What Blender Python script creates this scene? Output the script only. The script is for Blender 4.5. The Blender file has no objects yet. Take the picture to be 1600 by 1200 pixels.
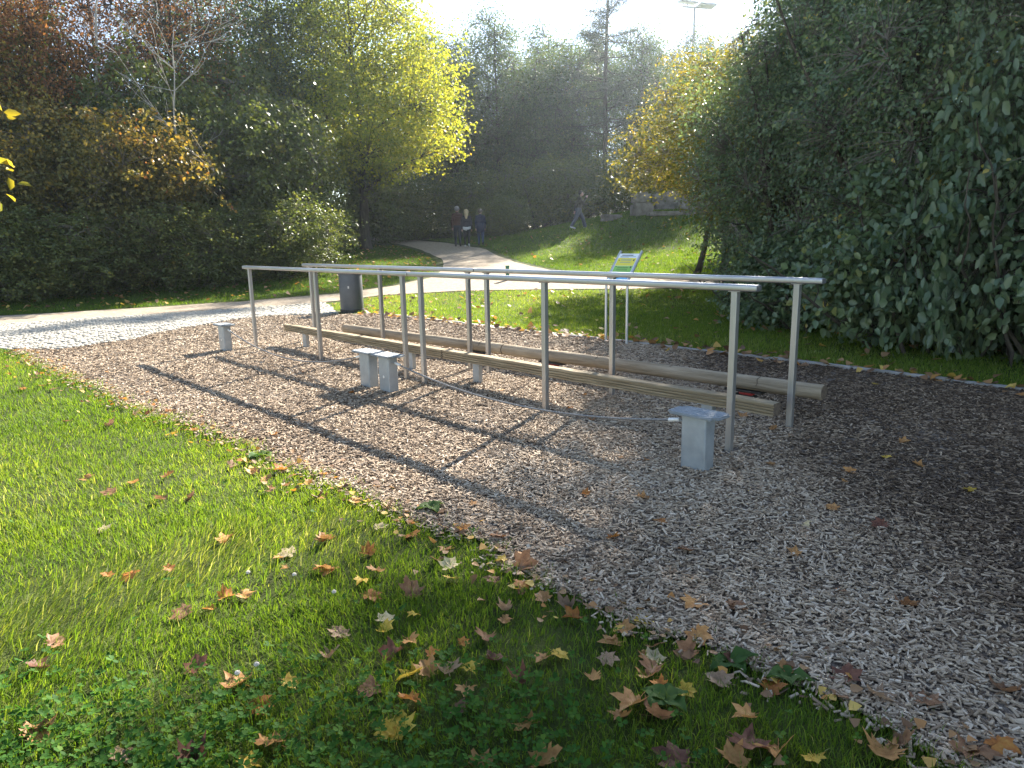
import bpy, bmesh, math, random
import numpy as np
from mathutils import Vector, Matrix, Quaternion
from mathutils.geometry import delaunay_2d_cdt

scene = bpy.context.scene
C = scene.collection
R = math.radians

# ------------------------------------------------------------------ camera, sky, sun, exposure
cam_d = bpy.data.cameras.new('camera'); cam = bpy.data.objects.new('camera', cam_d); C.objects.link(cam)
cam_d.sensor_fit = 'HORIZONTAL'; cam_d.sensor_width = 36.0; cam_d.lens = 36.0 * 1125.1 / 1600
cam_d.clip_start = 0.05; cam_d.clip_end = 3000
cam.matrix_world = Matrix.Translation((0, 0, 1.55)) @ Matrix.Rotation(R(90 - 11.55), 4, 'X') @ Matrix.Rotation(R(-1.09), 4, 'Z')
scene.camera = cam

SUN_AZ, SUN_EL = 25.2, 31.0
SUN = Vector((math.sin(R(SUN_AZ)) * math.cos(R(SUN_EL)), math.cos(R(SUN_AZ)) * math.cos(R(SUN_EL)), math.sin(R(SUN_EL))))
sun_d = bpy.data.lights.new('sun', 'SUN'); sun = bpy.data.objects.new('sun', sun_d); C.objects.link(sun)
sun_d.energy = 5.0; sun_d.angle = R(0.55); sun_d.color = (1.0, 0.93, 0.82)
sun.rotation_mode = 'QUATERNION'; sun.rotation_quaternion = SUN.to_track_quat('Z', 'Y'); sun.location = SUN * 60

world = bpy.data.worlds.new('World'); scene.world = world; world.use_nodes = True
wn = world.node_tree; wn.nodes.clear()
def N(t, typ, **kw):
    n = t.nodes.new(typ)
    for k, v in kw.items():
        if k in n.inputs: n.inputs[k].default_value = v
        else: setattr(n, k, v)
    return n
sky = N(wn, 'ShaderNodeTexSky', sky_type='NISHITA', sun_disc=False, sun_elevation=R(SUN_EL), sun_rotation=R(SUN_AZ), altitude=400, air_density=1.0, dust_density=0.25, ozone_density=1.0)
bg = N(wn, 'ShaderNodeBackground', Strength=0.12)
wo = wn.nodes.new('ShaderNodeOutputWorld')
tc = wn.nodes.new('ShaderNodeTexCoord')
mp = N(wn, 'ShaderNodeMapping'); mp.inputs['Scale'].default_value = (1.6, 1.6, 6.5)
cn = N(wn, 'ShaderNodeTexNoise', Scale=1.5, Detail=7.0, Roughness=0.58, Distortion=0.4)
cr = wn.nodes.new('ShaderNodeValToRGB')
cr.color_ramp.elements[0].position = 0.30; cr.color_ramp.elements[0].color = (0, 0, 0, 1)
cr.color_ramp.elements[1].position = 0.58; cr.color_ramp.elements[1].color = (0.9, 0.9, 0.9, 1)
cm = N(wn, 'ShaderNodeMix', data_type='RGBA', blend_type='MIX')
# thin cloud lit by the same sky: the sky's own brightness, whitened and lifted
hsv = N(wn, 'ShaderNodeHueSaturation', Saturation=0.68, Value=0.32)
L = wn.links.new
L(tc.outputs['Generated'], mp.inputs['Vector']); L(mp.outputs[0], cn.inputs['Vector']); L(cn.outputs['Fac'], cr.inputs['Fac'])
L(sky.outputs[0], hsv.inputs['Color']); L(cr.outputs['Color'], cm.inputs[0]); L(sky.outputs[0], cm.inputs[6]); L(hsv.outputs[0], cm.inputs[7])
L(cm.outputs[2], bg.inputs['Color']); L(bg.outputs[0], wo.inputs['Surface'])

vs = scene.view_settings
vs.view_transform = 'Standard'; vs.look = 'None'; vs.exposure = 2.4; vs.gamma = 1.0; vs.use_curve_mapping = False
cy = scene.cycles
cy.max_bounces = 12; cy.diffuse_bounces = 9; cy.glossy_bounces = 3; cy.transmission_bounces = 8; cy.transparent_max_bounces = 6; cy.volume_bounces = 0
cy.sample_clamp_indirect = 6.0
cy.use_denoising = True

# ------------------------------------------------------------------ helpers
rng = np.random.default_rng(11); random.seed(5)

def fast_mesh(name, V, faces, attrs=None, mats=(), smooth=False, midx=None):
    """V (n,3); faces: list of int arrays (m,k)"""
    me = bpy.data.meshes.new(name)
    V = np.asarray(V, np.float32); me.vertices.add(len(V)); me.vertices.foreach_set('co', V.ravel())
    loops = np.concatenate([np.asarray(f, np.int32).ravel() for f in faces])
    tot = np.concatenate([np.full(len(f), np.asarray(f).shape[1], np.int32) for f in faces])
    st = np.concatenate([[0], np.cumsum(tot)[:-1]]).astype(np.int32)
    me.loops.add(len(loops)); me.loops.foreach_set('vertex_index', loops)
    me.polygons.add(len(tot)); me.polygons.foreach_set('loop_start', st)
    if midx is not None: me.polygons.foreach_set('material_index', np.asarray(midx, np.int32))
    for k, a in (attrs or {}).items():
        at = me.attributes.new(k, 'FLOAT', 'POINT'); at.data.foreach_set('value', np.asarray(a, np.float32))
    for m in mats: me.materials.append(m)
    me.update(calc_edges=True)
    if smooth: me.polygons.foreach_set('use_smooth', np.ones(len(tot), bool))
    return me

def link(name, me, parent=None, loc=None, rz=None):
    o = bpy.data.objects.new(name, me); C.objects.link(o)
    if parent is not None: o.parent = parent
    if loc is not None: o.location = loc
    if rz is not None: o.rotation_euler = (0, 0, rz)
    return o
def tag(o, label=None, cat=None, group=None, kind=None):
    if label: o['label'] = label
    if cat: o['category'] = cat
    if group: o['group'] = group
    if kind: o['kind'] = kind
    return o
def thing(name, label, cat, loc=(0, 0, 0), rz=0.0, group=None):
    o = bpy.data.objects.new(name, None); C.objects.link(o); o.location = loc; o.rotation_euler = (0, 0, rz); o.empty_display_size = 0.2
    return tag(o, label, cat, group)
def copy_tree(o, parent=None):
    c = o.copy(); C.objects.link(c)
    if parent is not None: c.parent = parent
    for ch in o.children: copy_tree(ch, c)
    return c

class MB:
    def __init__(s): s.bm = bmesh.new()
    def box(s, c, size, rot=None, bevel=0.0, seg=2):
        r = bmesh.ops.create_cube(s.bm, size=1.0); vs_ = r['verts']
        M = Matrix.Translation(c) @ (rot.to_4x4() if rot else Matrix.Identity(4)) @ Matrix.Diagonal((*size, 1))
        bmesh.ops.transform(s.bm, matrix=M, verts=vs_)
        if bevel:
            es = list({e for v in vs_ for e in v.link_edges})
            bmesh.ops.bevel(s.bm, geom=es, offset=bevel, segments=seg, affect='EDGES', profile=0.6)
        return s
    def cyl(s, p0, p1, r0, r1=None, n=16, caps=True):
        r1 = r0 if r1 is None else r1; p0 = Vector(p0); p1 = Vector(p1); d = p1 - p0
        q = d.normalized().to_track_quat('Z', 'Y').to_matrix().to_4x4()
        bmesh.ops.create_cone(s.bm, cap_ends=caps, segments=n, radius1=r0, radius2=r1, depth=d.length, matrix=Matrix.Translation((p0 + p1) / 2) @ q)
        return s
    def tube(s, pts, rad, n=8):
        pts = [Vector(p) for p in pts]; rings = []
        rad = rad if hasattr(rad, '__len__') else [rad] * len(pts)
        for i, p in enumerate(pts):
            t = (pts[min(i + 1, len(pts) - 1)] - pts[max(i - 1, 0)]).normalized()
            a = t.orthogonal().normalized() if i == 0 else (a - t * a.dot(t)).normalized()
            b = t.cross(a)
            rings.append([s.bm.verts.new(p + (a * math.cos(2 * math.pi * k / n) + b * math.sin(2 * math.pi * k / n)) * rad[i]) for k in range(n)])
        for r0, r1 in zip(rings, rings[1:]):
            for k in range(n): s.bm.faces.new((r0[k], r0[(k + 1) % n], r1[(k + 1) % n], r1[k]))
        s.bm.faces.new(list(reversed(rings[0]))); s.bm.faces.new(rings[-1])
        return s
    def lathe(s, prof, n=32, cx=0, cy=0):
        rings = [[s.bm.verts.new((cx + r * math.cos(2 * math.pi * k / n), cy + r * math.sin(2 * math.pi * k / n), z)) for k in range(n)] for r, z in prof]
        for r0, r1 in zip(rings, rings[1:]):
            for k in range(n): s.bm.faces.new((r0[k], r0[(k + 1) % n], r1[(k + 1) % n], r1[k]))
        s.bm.faces.new(list(reversed(rings[0]))); s.bm.faces.new(rings[-1])
        return s
    def mesh(s, name, mat, smooth=False):
        bmesh.ops.recalc_face_normals(s.bm, faces=s.bm.faces)
        me = bpy.data.meshes.new(name); s.bm.to_mesh(me); s.bm.free(); me.materials.append(mat)
        if smooth:
            me.polygons.foreach_set('use_smooth', np.ones(len(me.polygons), bool))
            try: me.set_sharp_from_angle(angle=R(40))
            except Exception: pass
        return me
    def build(s, name, mat, parent=None, loc=None, rz=None, smooth=False):
        return link(name, s.mesh(name, mat, smooth), parent, loc, rz)

# ------------------------------------------------------------------ materials
def new_mat(name):
    m = bpy.data.materials.new(name); m.use_nodes = True; t = m.node_tree; t.nodes.clear()
    out = t.nodes.new('ShaderNodeOutputMaterial'); p = t.nodes.new('ShaderNodeBsdfPrincipled')
    t.links.new(p.outputs[0], out.inputs[0])
    return m, t, p, out
def ramp(t, stops):
    r = t.nodes.new('ShaderNodeValToRGB'); e = r.color_ramp.elements
    while len(e) < len(stops): e.new(0.5)
    for el, (pos, col) in zip(e, stops): el.position = pos; el.color = (*col, 1)
    return r
def surf(name, stops, scale=5.0, detail=6.0, rough=0.8, metal=0.0, bump=0.0, bscale=None, stretch=None, spec=0.5, coords='Object', rough_var=0.0):
    m, t, p, out = new_mat(name); tcn = t.nodes.new('ShaderNodeTexCoord'); mpn = t.nodes.new('ShaderNodeMapping')
    if stretch: mpn.inputs['Scale'].default_value = stretch
    t.links.new(tcn.outputs[coords], mpn.inputs[0])
    n = N(t, 'ShaderNodeTexNoise', Scale=scale, Detail=detail, Roughness=0.62); t.links.new(mpn.outputs[0], n.inputs['Vector'])
    r = ramp(t, stops); t.links.new(n.outputs['Fac'], r.inputs[0]); t.links.new(r.outputs[0], p.inputs['Base Color'])
    p.inputs['Roughness'].default_value = rough; p.inputs['Metallic'].default_value = metal; p.inputs['Specular IOR Level'].default_value = spec
    if rough_var:
        mr = N(t, 'ShaderNodeMapRange'); mr.inputs[3].default_value = rough - rough_var; mr.inputs[4].default_value = rough + rough_var
        t.links.new(n.outputs['Fac'], mr.inputs[0]); t.links.new(mr.outputs[0], p.inputs['Roughness'])
    if bump:
        n2 = N(t, 'ShaderNodeTexNoise', Scale=bscale or scale * 3, Detail=5.0, Roughness=0.6); t.links.new(mpn.outputs[0], n2.inputs['Vector'])
        b = N(t, 'ShaderNodeBump', Strength=1.0, Distance=bump); t.links.new(n2.outputs['Fac'], b.inputs['Height']); t.links.new(b.outputs[0], p.inputs['Normal'])
    return m
def leaf_mat(name, stops, transl=0.42, rough=0.5, tcol=(1.25, 1.2, 0.6), inst=False, spec=0.35, vein=0.0):
    m, t, p, out = new_mat(name); at = N(t, 'ShaderNodeAttribute', attribute_name='tint')
    if inst: at.attribute_type = 'INSTANCER'
    r = ramp(t, stops); t.links.new(at.outputs['Fac'], r.inputs[0]); t.links.new(r.outputs[0], p.inputs['Base Color'])
    p.inputs['Roughness'].default_value = rough; p.inputs['Specular IOR Level'].default_value = spec
    if transl > 0:
        tr = t.nodes.new('ShaderNodeBsdfTranslucent'); mx = N(t, 'ShaderNodeMix', data_type='RGBA', blend_type='MULTIPLY'); mx.inputs[0].default_value = 1.0
        mx.inputs[7].default_value = (*tcol, 1); t.links.new(r.outputs[0], mx.inputs[6]); t.links.new(mx.outputs[2], tr.inputs[0])
        ms = N(t, 'ShaderNodeMixShader'); ms.inputs[0].default_value = transl
        t.links.new(p.outputs[0], ms.inputs[1]); t.links.new(tr.outputs[0], ms.inputs[2]); t.links.new(ms.outputs[0], out.inputs[0])
    return m

M = {}
M['soil'] = surf('lawn soil', [(0.3, (0.030, 0.034, 0.012)), (0.5, (0.050, 0.066, 0.016)), (0.75, (0.085, 0.098, 0.028))], 3.0, 8, 0.95, bump=0.02, bscale=40, spec=0.1)
M['gravel'] = surf('path gravel', [(0.30, (0.20, 0.16, 0.115)), (0.5, (0.30, 0.245, 0.18)), (0.72, (0.40, 0.335, 0.255))], 9.0, 10, 0.95, bump=0.012, bscale=60, spec=0.15)
M['chipbed'] = surf('chip bed', [(0.3, (0.05, 0.038, 0.030)), (0.5, (0.15, 0.118, 0.092)), (0.7, (0.30, 0.25, 0.20))], 38.0, 6, 0.95, bump=0.02, bscale=70, spec=0.1)
M['joint'] = surf('paving joint', [(0.3, (0.09, 0.08, 0.065)), (0.7, (0.19, 0.17, 0.14))], 25.0, 6, 0.95, bump=0.005, spec=0.1)
M['cobble'] = surf('cobble granite', [(0.25, (0.235, 0.215, 0.175)), (0.5, (0.34, 0.315, 0.26)), (0.75, (0.44, 0.41, 0.345))], 6.0, 9, 0.75, bump=0.003, bscale=60)
M['kerb'] = surf('kerb concrete', [(0.3, (0.17, 0.16, 0.14)), (0.5, (0.27, 0.255, 0.23)), (0.75, (0.36, 0.34, 0.31))], 7.0, 9, 0.9, bump=0.003, bscale=50)
M['steel'] = surf('brushed steel', [(0.3, (0.30, 0.295, 0.29)), (0.6, (0.42, 0.415, 0.41))], 9.0, 4, 0.40, 0.85, bump=0.0006, bscale=60, stretch=(1, 1, 0.06), rough_var=0.08)
M['railtop'] = surf('rail steel', [(0.3, (0.33, 0.33, 0.335)), (0.6, (0.44, 0.44, 0.445))], 6.0, 4, 0.36, 0.85, stretch=(0.2, 1, 1), rough_var=0.08)
M['railcap'] = surf('rail end cap', [(0.3, (0.06, 0.06, 0.06)), (0.7, (0.12, 0.12, 0.12))], 20, 3, 0.6)
M['galv'] = surf('galvanised steel', [(0.3, (0.27, 0.295, 0.31)), (0.5, (0.32, 0.345, 0.36)), (0.7, (0.37, 0.392, 0.405))], 9.0, 9, 0.52, 0.5, bump=0.0008, bscale=40, rough_var=0.12)
M['beamwood'] = surf('weathered beam wood', [(0.28, (0.125, 0.093, 0.056)), (0.5, (0.265, 0.208, 0.13)), (0.75, (0.40, 0.33, 0.225))], 5.0, 10, 0.85, bump=0.004, bscale=12, stretch=(0.5, 9, 9), spec=0.2)
M['beamend'] = surf('beam end grain', [(0.3, (0.06, 0.042, 0.028)), (0.7, (0.17, 0.125, 0.085))], 30.0, 6, 0.9, bump=0.002)
M['logwood'] = surf('weathered log wood', [(0.25, (0.13, 0.10, 0.066)), (0.5, (0.275, 0.22, 0.15)), (0.75, (0.40, 0.335, 0.245))], 3.5, 10, 0.85, bump=0.006, bscale=10, stretch=(0.6, 8, 8), spec=0.2)
M['darkiron'] = surf('dark iron', [(0.3, (0.02, 0.019, 0.018)), (0.7, (0.06, 0.055, 0.05))], 12, 5, 0.6, 0.5)
M['redpaint'] = surf('red rubber', [(0.3, (0.22, 0.015, 0.015)), (0.7, (0.40, 0.03, 0.025))], 12, 5, 0.6)
M['rope'] = surf('steel rope', [(0.3, (0.10, 0.095, 0.09)), (0.7, (0.30, 0.29, 0.28))], 80, 4, 0.55, 0.5, bump=0.002, bscale=150)
M['ferrule'] = surf('ferrule', [(0.3, (0.62, 0.62, 0.60)), (0.7, (0.74, 0.74, 0.72))], 20, 3, 0.35, 0.2)
M['bin'] = surf('bin paint', [(0.3, (0.060, 0.064, 0.070)), (0.7, (0.085, 0.09, 0.098))], 4, 6, 0.5, 0.2, bump=0.0008, bscale=60)
M['signpost'] = surf('sign post aluminium', [(0.3, (0.46, 0.47, 0.48)), (0.7, (0.56, 0.57, 0.58))], 8, 4, 0.4, 0.6)
M['greenpaint'] = surf('green marker paint', [(0.3, (0.012, 0.11, 0.05)), (0.7, (0.02, 0.16, 0.075))], 8, 4, 0.5)
M['stone'] = surf('rough sandstone', [(0.28, (0.10, 0.09, 0.075)), (0.5, (0.19, 0.172, 0.145)), (0.75, (0.29, 0.27, 0.235))], 3.0, 10, 0.92, bump=0.03, bscale=7, spec=0.2)
M['mast'] = surf('mast steel', [(0.3, (0.22, 0.23, 0.24)), (0.7, (0.32, 0.33, 0.34))], 3, 4, 0.5, 0.5)
M['lampglass'] = surf('lamp panel', [(0.3, (0.30, 0.31, 0.30)), (0.7, (0.42, 0.43, 0.42))], 6, 3, 0.3)
M['bark'] = surf('bark', [(0.3, (0.035, 0.028, 0.021)), (0.55, (0.085, 0.07, 0.053)), (0.8, (0.15, 0.128, 0.10))], 5.0, 9, 0.95, bump=0.02, bscale=9, stretch=(3, 3, 0.5), spec=0.15)
M['twigbark'] = surf('grey twig bark', [(0.3, (0.10, 0.085, 0.068)), (0.6, (0.20, 0.175, 0.145)), (0.8, (0.30, 0.265, 0.22))], 5.0, 8, 0.9, spec=0.2)
M['palebark'] = surf('pale dead bark', [(0.3, (0.26, 0.235, 0.20)), (0.55, (0.42, 0.385, 0.335)), (0.8, (0.54, 0.50, 0.45))], 5.0, 8, 0.85, bump=0.006, stretch=(3, 3, 0.6), spec=0.2)

# ------------------------------------------------------------------ terrain
def Hn(x, y):
    x = np.asarray(x, float); y = np.asarray(y, float)
    u = y - 16.0
    z = np.where(u > 0, 0.066 * np.where(u < 3, u * u / 6 * 1.0 + 0, u - 1.5), 0.0)
    z = np.where(y > 46, 0.066 * 28.5 + (y - 46) * 0.066 * np.exp(-(y - 46) / 12.0), z)
    z = z + 1.55 * np.exp(-(((x - 8.0) / 6.5) ** 2 + ((y - 36.0) / 7.0) ** 2))
    return z
def H(x, y): return float(Hn(x, y))

ax = np.unique(np.concatenate([np.linspace(-900, -60, 22), np.linspace(-60, -24, 19), np.linspace(-24, 26, 101), np.linspace(26, 60, 18), np.linspace(60, 900, 22)]))
ay = np.unique(np.concatenate([np.linspace(-300, -20, 10), np.linspace(-20, 0, 11), np.linspace(0, 56, 113), np.linspace(56, 120, 30), np.linspace(120, 1600, 30)]))
GX, GY = np.meshgrid(ax, ay); V = np.stack([GX, GY, Hn(GX, GY)], -1).reshape(-1, 3)
ii = np.arange(len(ax) * len(ay)).reshape(len(ay), len(ax))
F = np.stack([ii[:-1, :-1], ii[:-1, 1:], ii[1:, 1:], ii[1:, :-1]], -1).reshape(-1, 4)
tag(link('ground', fast_mesh('ground', V, [F], mats=[M['soil']], smooth=True)), kind='structure')

def inside(P, poly):
    x, y = P[:, 0], P[:, 1]; r = np.zeros(len(P), bool); n = len(poly)
    for i in range(n):
        x0, y0 = poly[i]; x1, y1 = poly[(i + 1) % n]
        if y0 == y1: continue
        c = ((y0 > y) != (y1 > y)) & (x < (x1 - x0) * (y - y0) / (y1 - y0) + x0); r ^= c
    return r
def densify(poly, step, jit=0.0, closed=True, seed=1):
    rs = np.random.default_rng(seed); out = []; n = len(poly)
    for i in range(n if closed else n - 1):
        a = np.array(poly[i], float); b = np.array(poly[(i + 1) % n], float); k = max(1, int(np.linalg.norm(b - a) / step))
        for j in range(k): out.append(a + (b - a) * j / k + rs.normal(0, jit, 2))
    if not closed: out.append(np.array(poly[-1], float))
    return [tuple(p) for p in out]
def sheet(name, poly, z, mat, step=0.5):
    P = np.array(poly); lo, hi = P.min(0), P.max(0)
    g = np.stack(np.meshgrid(np.arange(lo[0], hi[0], step), np.arange(lo[1], hi[1], step)), -1).reshape(-1, 2)
    g = g[inside(g, poly)]
    pts = [Vector(p) for p in poly] + [Vector(p) for p in g]; n = len(poly)
    r = delaunay_2d_cdt(pts, [(i, (i + 1) % n) for i in range(n)], [], 1, 1e-5)
    v = np.array([(p.x, p.y) for p in r[0]]); f = np.array([t for t in r[2] if len(t) == 3])
    a, b, c = v[f[:, 0]], v[f[:, 1]], v[f[:, 2]]
    cr_ = (b[:, 0] - a[:, 0]) * (c[:, 1] - a[:, 1]) - (b[:, 1] - a[:, 1]) * (c[:, 0] - a[:, 0]); f[cr_ < 0] = f[cr_ < 0][:, ::-1]
    me = fast_mesh(name, np.c_[v, Hn(v[:, 0], v[:, 1]) + z], [f], mats=[mat], smooth=True)
    return tag(link(name, me), kind='structure')
def fbm(x, y, s=1.0, seed=0):
    rs = np.random.default_rng(seed + 100); r = np.zeros_like(np.asarray(x, float))
    for o in range(4):
        f = s * 1.9 ** o
        for _ in range(3):
            a = rs.uniform(0, 2 * np.pi); ph = rs.uniform(0, 6.28)
            r = r + np.sin((x * np.cos(a) + y * np.sin(a)) * f + ph) / (1.6 ** o)
    return r / 5.5

# outlines of the ground surfaces (metres, camera foot at the origin, y away from it)
D = np.array([0.68153, -0.73179]); PN = np.array([0.73179, 0.68153]); N0 = np.array([-3.832, 10.731])
def W(t, s): p = N0 + D * t + PN * s; return float(p[0]), float(p[1])
LAWN_EDGE = [(-7.45, 10.82), (-6.2, 9.35), (-4.7, 7.9), (-3.75, 6.9), (-2.78, 6.05), (-1.75, 5.0), (-0.80, 4.07), (-0.15, 3.35), (0.47, 2.68), (0.86, 2.28), (1.28, 1.85), (2.3, 0.75), (3.2, -0.4)]
KERB = [(-3.05, 15.22), (-2.3, 14.62), (-1.31, 13.57), (0.62, 11.53), (2.56, 9.47), (3.75, 8.12), (4.9, 6.81), (7.0, 4.45), (9.5, 1.6)]
COB_EDGE = [(-7.45, 10.82), (-6.75, 10.75), (-6.25, 11.68), (-6.0, 13.3), (-5.55, 14.7), (-4.9, 15.15), (-3.6, 15.2), (-3.05, 15.22)]
edge_j = densify(LAWN_EDGE, 0.18, 0.035, closed=False, seed=3)
CHIPS = edge_j + [(9.5, -0.4)] + list(reversed(KERB)) + list(reversed(densify(COB_EDGE, 0.3, 0.04, closed=False, seed=4)))[1:-1]
sheet('woodchip_bed', CHIPS, 0.012, M['chipbed'], 0.6)
PATH_FAR = [(-40, 12.0), (-20, 14.6), (-11.55, 16.33), (-9.15, 17.31), (-6.76, 18.34), (-4.58, 19.5), (-3.3, 20.9), (-2.35, 23.0), (-2.25, 25.0), (-2.5, 27.5), (-3.1, 30.0), (-4.1, 33.0), (-5.2, 36.0), (-7.5, 40.0), (-11, 44)]
PATH_NEAR = [(-40, 9.9), (-20, 12.6), (-10.29, 14.49), (-8.39, 15.72), (-6.31, 16.95), (-4.4, 18.0), (-3.4, 19.0), (-1.34, 19.55), (0.05, 19.6), (3.98, 19.3), (9, 18.6), (30, 15)]
PATH_R = [(30, 17.5), (9, 20.8), (5.2, 21.2), (3.2, 21.8), (1.9, 22.9), (1.05, 24.4), (0.2, 26.4), (-0.4, 28.5), (-1.0, 31.0), (-1.9, 33.5), (-3.4, 36.5), (-6.0, 41.0), (-9.5, 45)]
PATH = densify(PATH_FAR, 0.7, 0.04, False, 5) + list(reversed(densify(PATH_R, 0.7, 0.04, False, 6))) + list(reversed(densify(PATH_NEAR, 0.7, 0.03, False, 7)))
sheet('path', PATH, 0.016, M['gravel'], 0.8)
COB = [(-12.5, 11.9), (-9.6, 11.05), (-7.9, 11.0)] + COB_EDGE[:-2] + [(-3.75, 15.5), (-4.1, 16.6), (-4.55, 17.75)] + [(-6.31, 16.9), (-8.39, 15.67), (-10.29, 14.44), (-16, 13.3)]
cob_obj = sheet('cobbled_paving', COB, 0.010, M['joint'], 0.6)

# ------------------------------------------------------------------ cobbles: real stones, the 300 nearest one by one
def cobble_geo(rs):
    w, l, h = rs.uniform(.084, .1), rs.uniform(.084, .104), .04
    def ring(k, z, j): return [(sx * w / 2 * k + rs.normal(0, j), sy * l / 2 * k + rs.normal(0, j), z + rs.normal(0, j * .6)) for sx, sy in ((-1, -1), (1, -1), (1, 1), (-1, 1))]
    V = np.array(ring(1, -.02, .001) + ring(1, h * .55, .003) + ring(.74, h, .004))
    F = [[a + i, a + (i + 1) % 4, a + 4 + (i + 1) % 4, a + 4 + i] for a in (0, 4) for i in range(4)] + [[8, 9, 10, 11]]
    return V, np.array(F)
rs = np.random.default_rng(21)
cob_var = [cobble_geo(rs) for _ in range(8)]
cob_me = [fast_mesh('cobblestone', v, [f], mats=[M['cobble']]) for v, f in cob_var]
ang = math.atan2(17.95 - 14.49, -4.4 + 10.29); ca, sa = math.cos(ang), math.sin(ang)
pts = []
for r in range(-70, 70):
    for k in range(-110, 110):
        u = k * .112 + (.056 if r % 2 else 0) + rs.normal(0, .006); v = r * .113 + rs.normal(0, .005) + .02 * math.sin(k * .35 + r)
        pts.append((-8.0 + u * ca - v * sa, 14.0 + u * sa + v * ca))
pts = np.array(pts); pts = pts[inside(pts, COB) & ~inside(pts, CHIPS) & (pts[:, 0] > -12.2)]
pts = pts[~((fbm(pts[:, 0], pts[:, 1], 1.3, 9) > 0.55) & (rs.random(len(pts)) < .2))]
order = np.argsort(np.hypot(pts[:, 0], pts[:, 1])); inview = np.abs(np.arctan2(pts[:, 0], pts[:, 1])) < R(35.6)
order = np.concatenate([order[inview[order]], order[~inview[order]]])
for i in order[:300]:
    o = link('cobblestone', cob_me[rs.integers(8)], cob_obj); x, y = pts[i]
    o.location = (x, y, H(x, y) + rs.normal(-.006, .004)); o.rotation_euler = (rs.normal(0, .05), rs.normal(0, .05), ang + rs.normal(0, .07) + rs.integers(4) * math.pi / 2)
VV, FF, off = [], [], 0
for i in order[300:]:
    v, f = cob_var[rs.integers(8)]; a = ang + rs.normal(0, .07); c, s = math.cos(a), math.sin(a); x, y = pts[i]
    VV.append(np.c_[v[:, 0] * c - v[:, 1] * s + x, v[:, 0] * s + v[:, 1] * c + y, v[:, 2] + H(x, y) + rs.normal(-.006, .004)]); FF.append(f + off); off += len(v)
tag(link('cobblestone_field', fast_mesh('cobblestone_field', np.concatenate(VV), [np.concatenate(FF)], mats=[M['cobble']]), cob_obj), kind='stuff')

# ------------------------------------------------------------------ kerb
kp = densify(KERB, 0.02, 0, False); kp = np.array(kp)
seg = np.r_[0, np.cumsum(np.hypot(*np.diff(kp, axis=0).T))]
hb = MB()
for a, b in zip(KERB, KERB[1:]):
    a = Vector(a); b = Vector(b); d = b - a; hb.box(((a.x + b.x) / 2, (a.y + b.y) / 2, -.03), (d.length, .16, .06), Matrix.Rotation(math.atan2(d.y, d.x), 3, 'Z'))
kerb = tag(hb.build('kerb', M['kerb']), kind='structure')
s0 = 0.0
while s0 < seg[-1] - .5:
    L_ = 1.0; m = np.array([np.interp(s0 + L_ / 2, seg, kp[:, 0]), np.interp(s0 + L_ / 2, seg, kp[:, 1])]); e = np.array([np.interp(s0 + L_ - .03, seg, kp[:, 0]), np.interp(s0 + L_ - .03, seg, kp[:, 1])])
    a = math.atan2(*(e - m)[::-1]); b = MB().box((0, 0, 0), (L_ - .012, .085, .09), bevel=.012)
    o = b.build('kerb_stone', M['kerb'], kerb); o.location = (m[0], m[1], random.uniform(-.012, .0)); o.rotation_euler = (random.gauss(0, .03), random.gauss(0, .004), a + random.gauss(0, .008)); s0 += L_

# ------------------------------------------------------------------ scatter helpers
def scatter(poly, dens, rs, maxang=50.0, rmax=60.0, mind=0.9):
    """dens: list of (r0, r1, per_m2)"""
    P = np.array(poly); lo, hi = P.min(0), P.max(0); out = []
    for r0, r1, d in dens:
        l = np.maximum(lo, [-r1, -r1]); h = np.minimum(hi, [r1, r1])
        if (h <= l).any(): continue
        n = int((h - l).prod() * d); q = rs.uniform(l, h, (n, 2)); rr = np.hypot(q[:, 0], q[:, 1])
        k = (rr >= r0) & (rr < r1) & (q[:, 1] > mind) & (np.abs(np.arctan2(q[:, 0], q[:, 1])) < R(maxang)); q = q[k]; out.append(q[inside(q, poly)])
    return np.concatenate(out) if out else np.zeros((0, 2))

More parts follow.
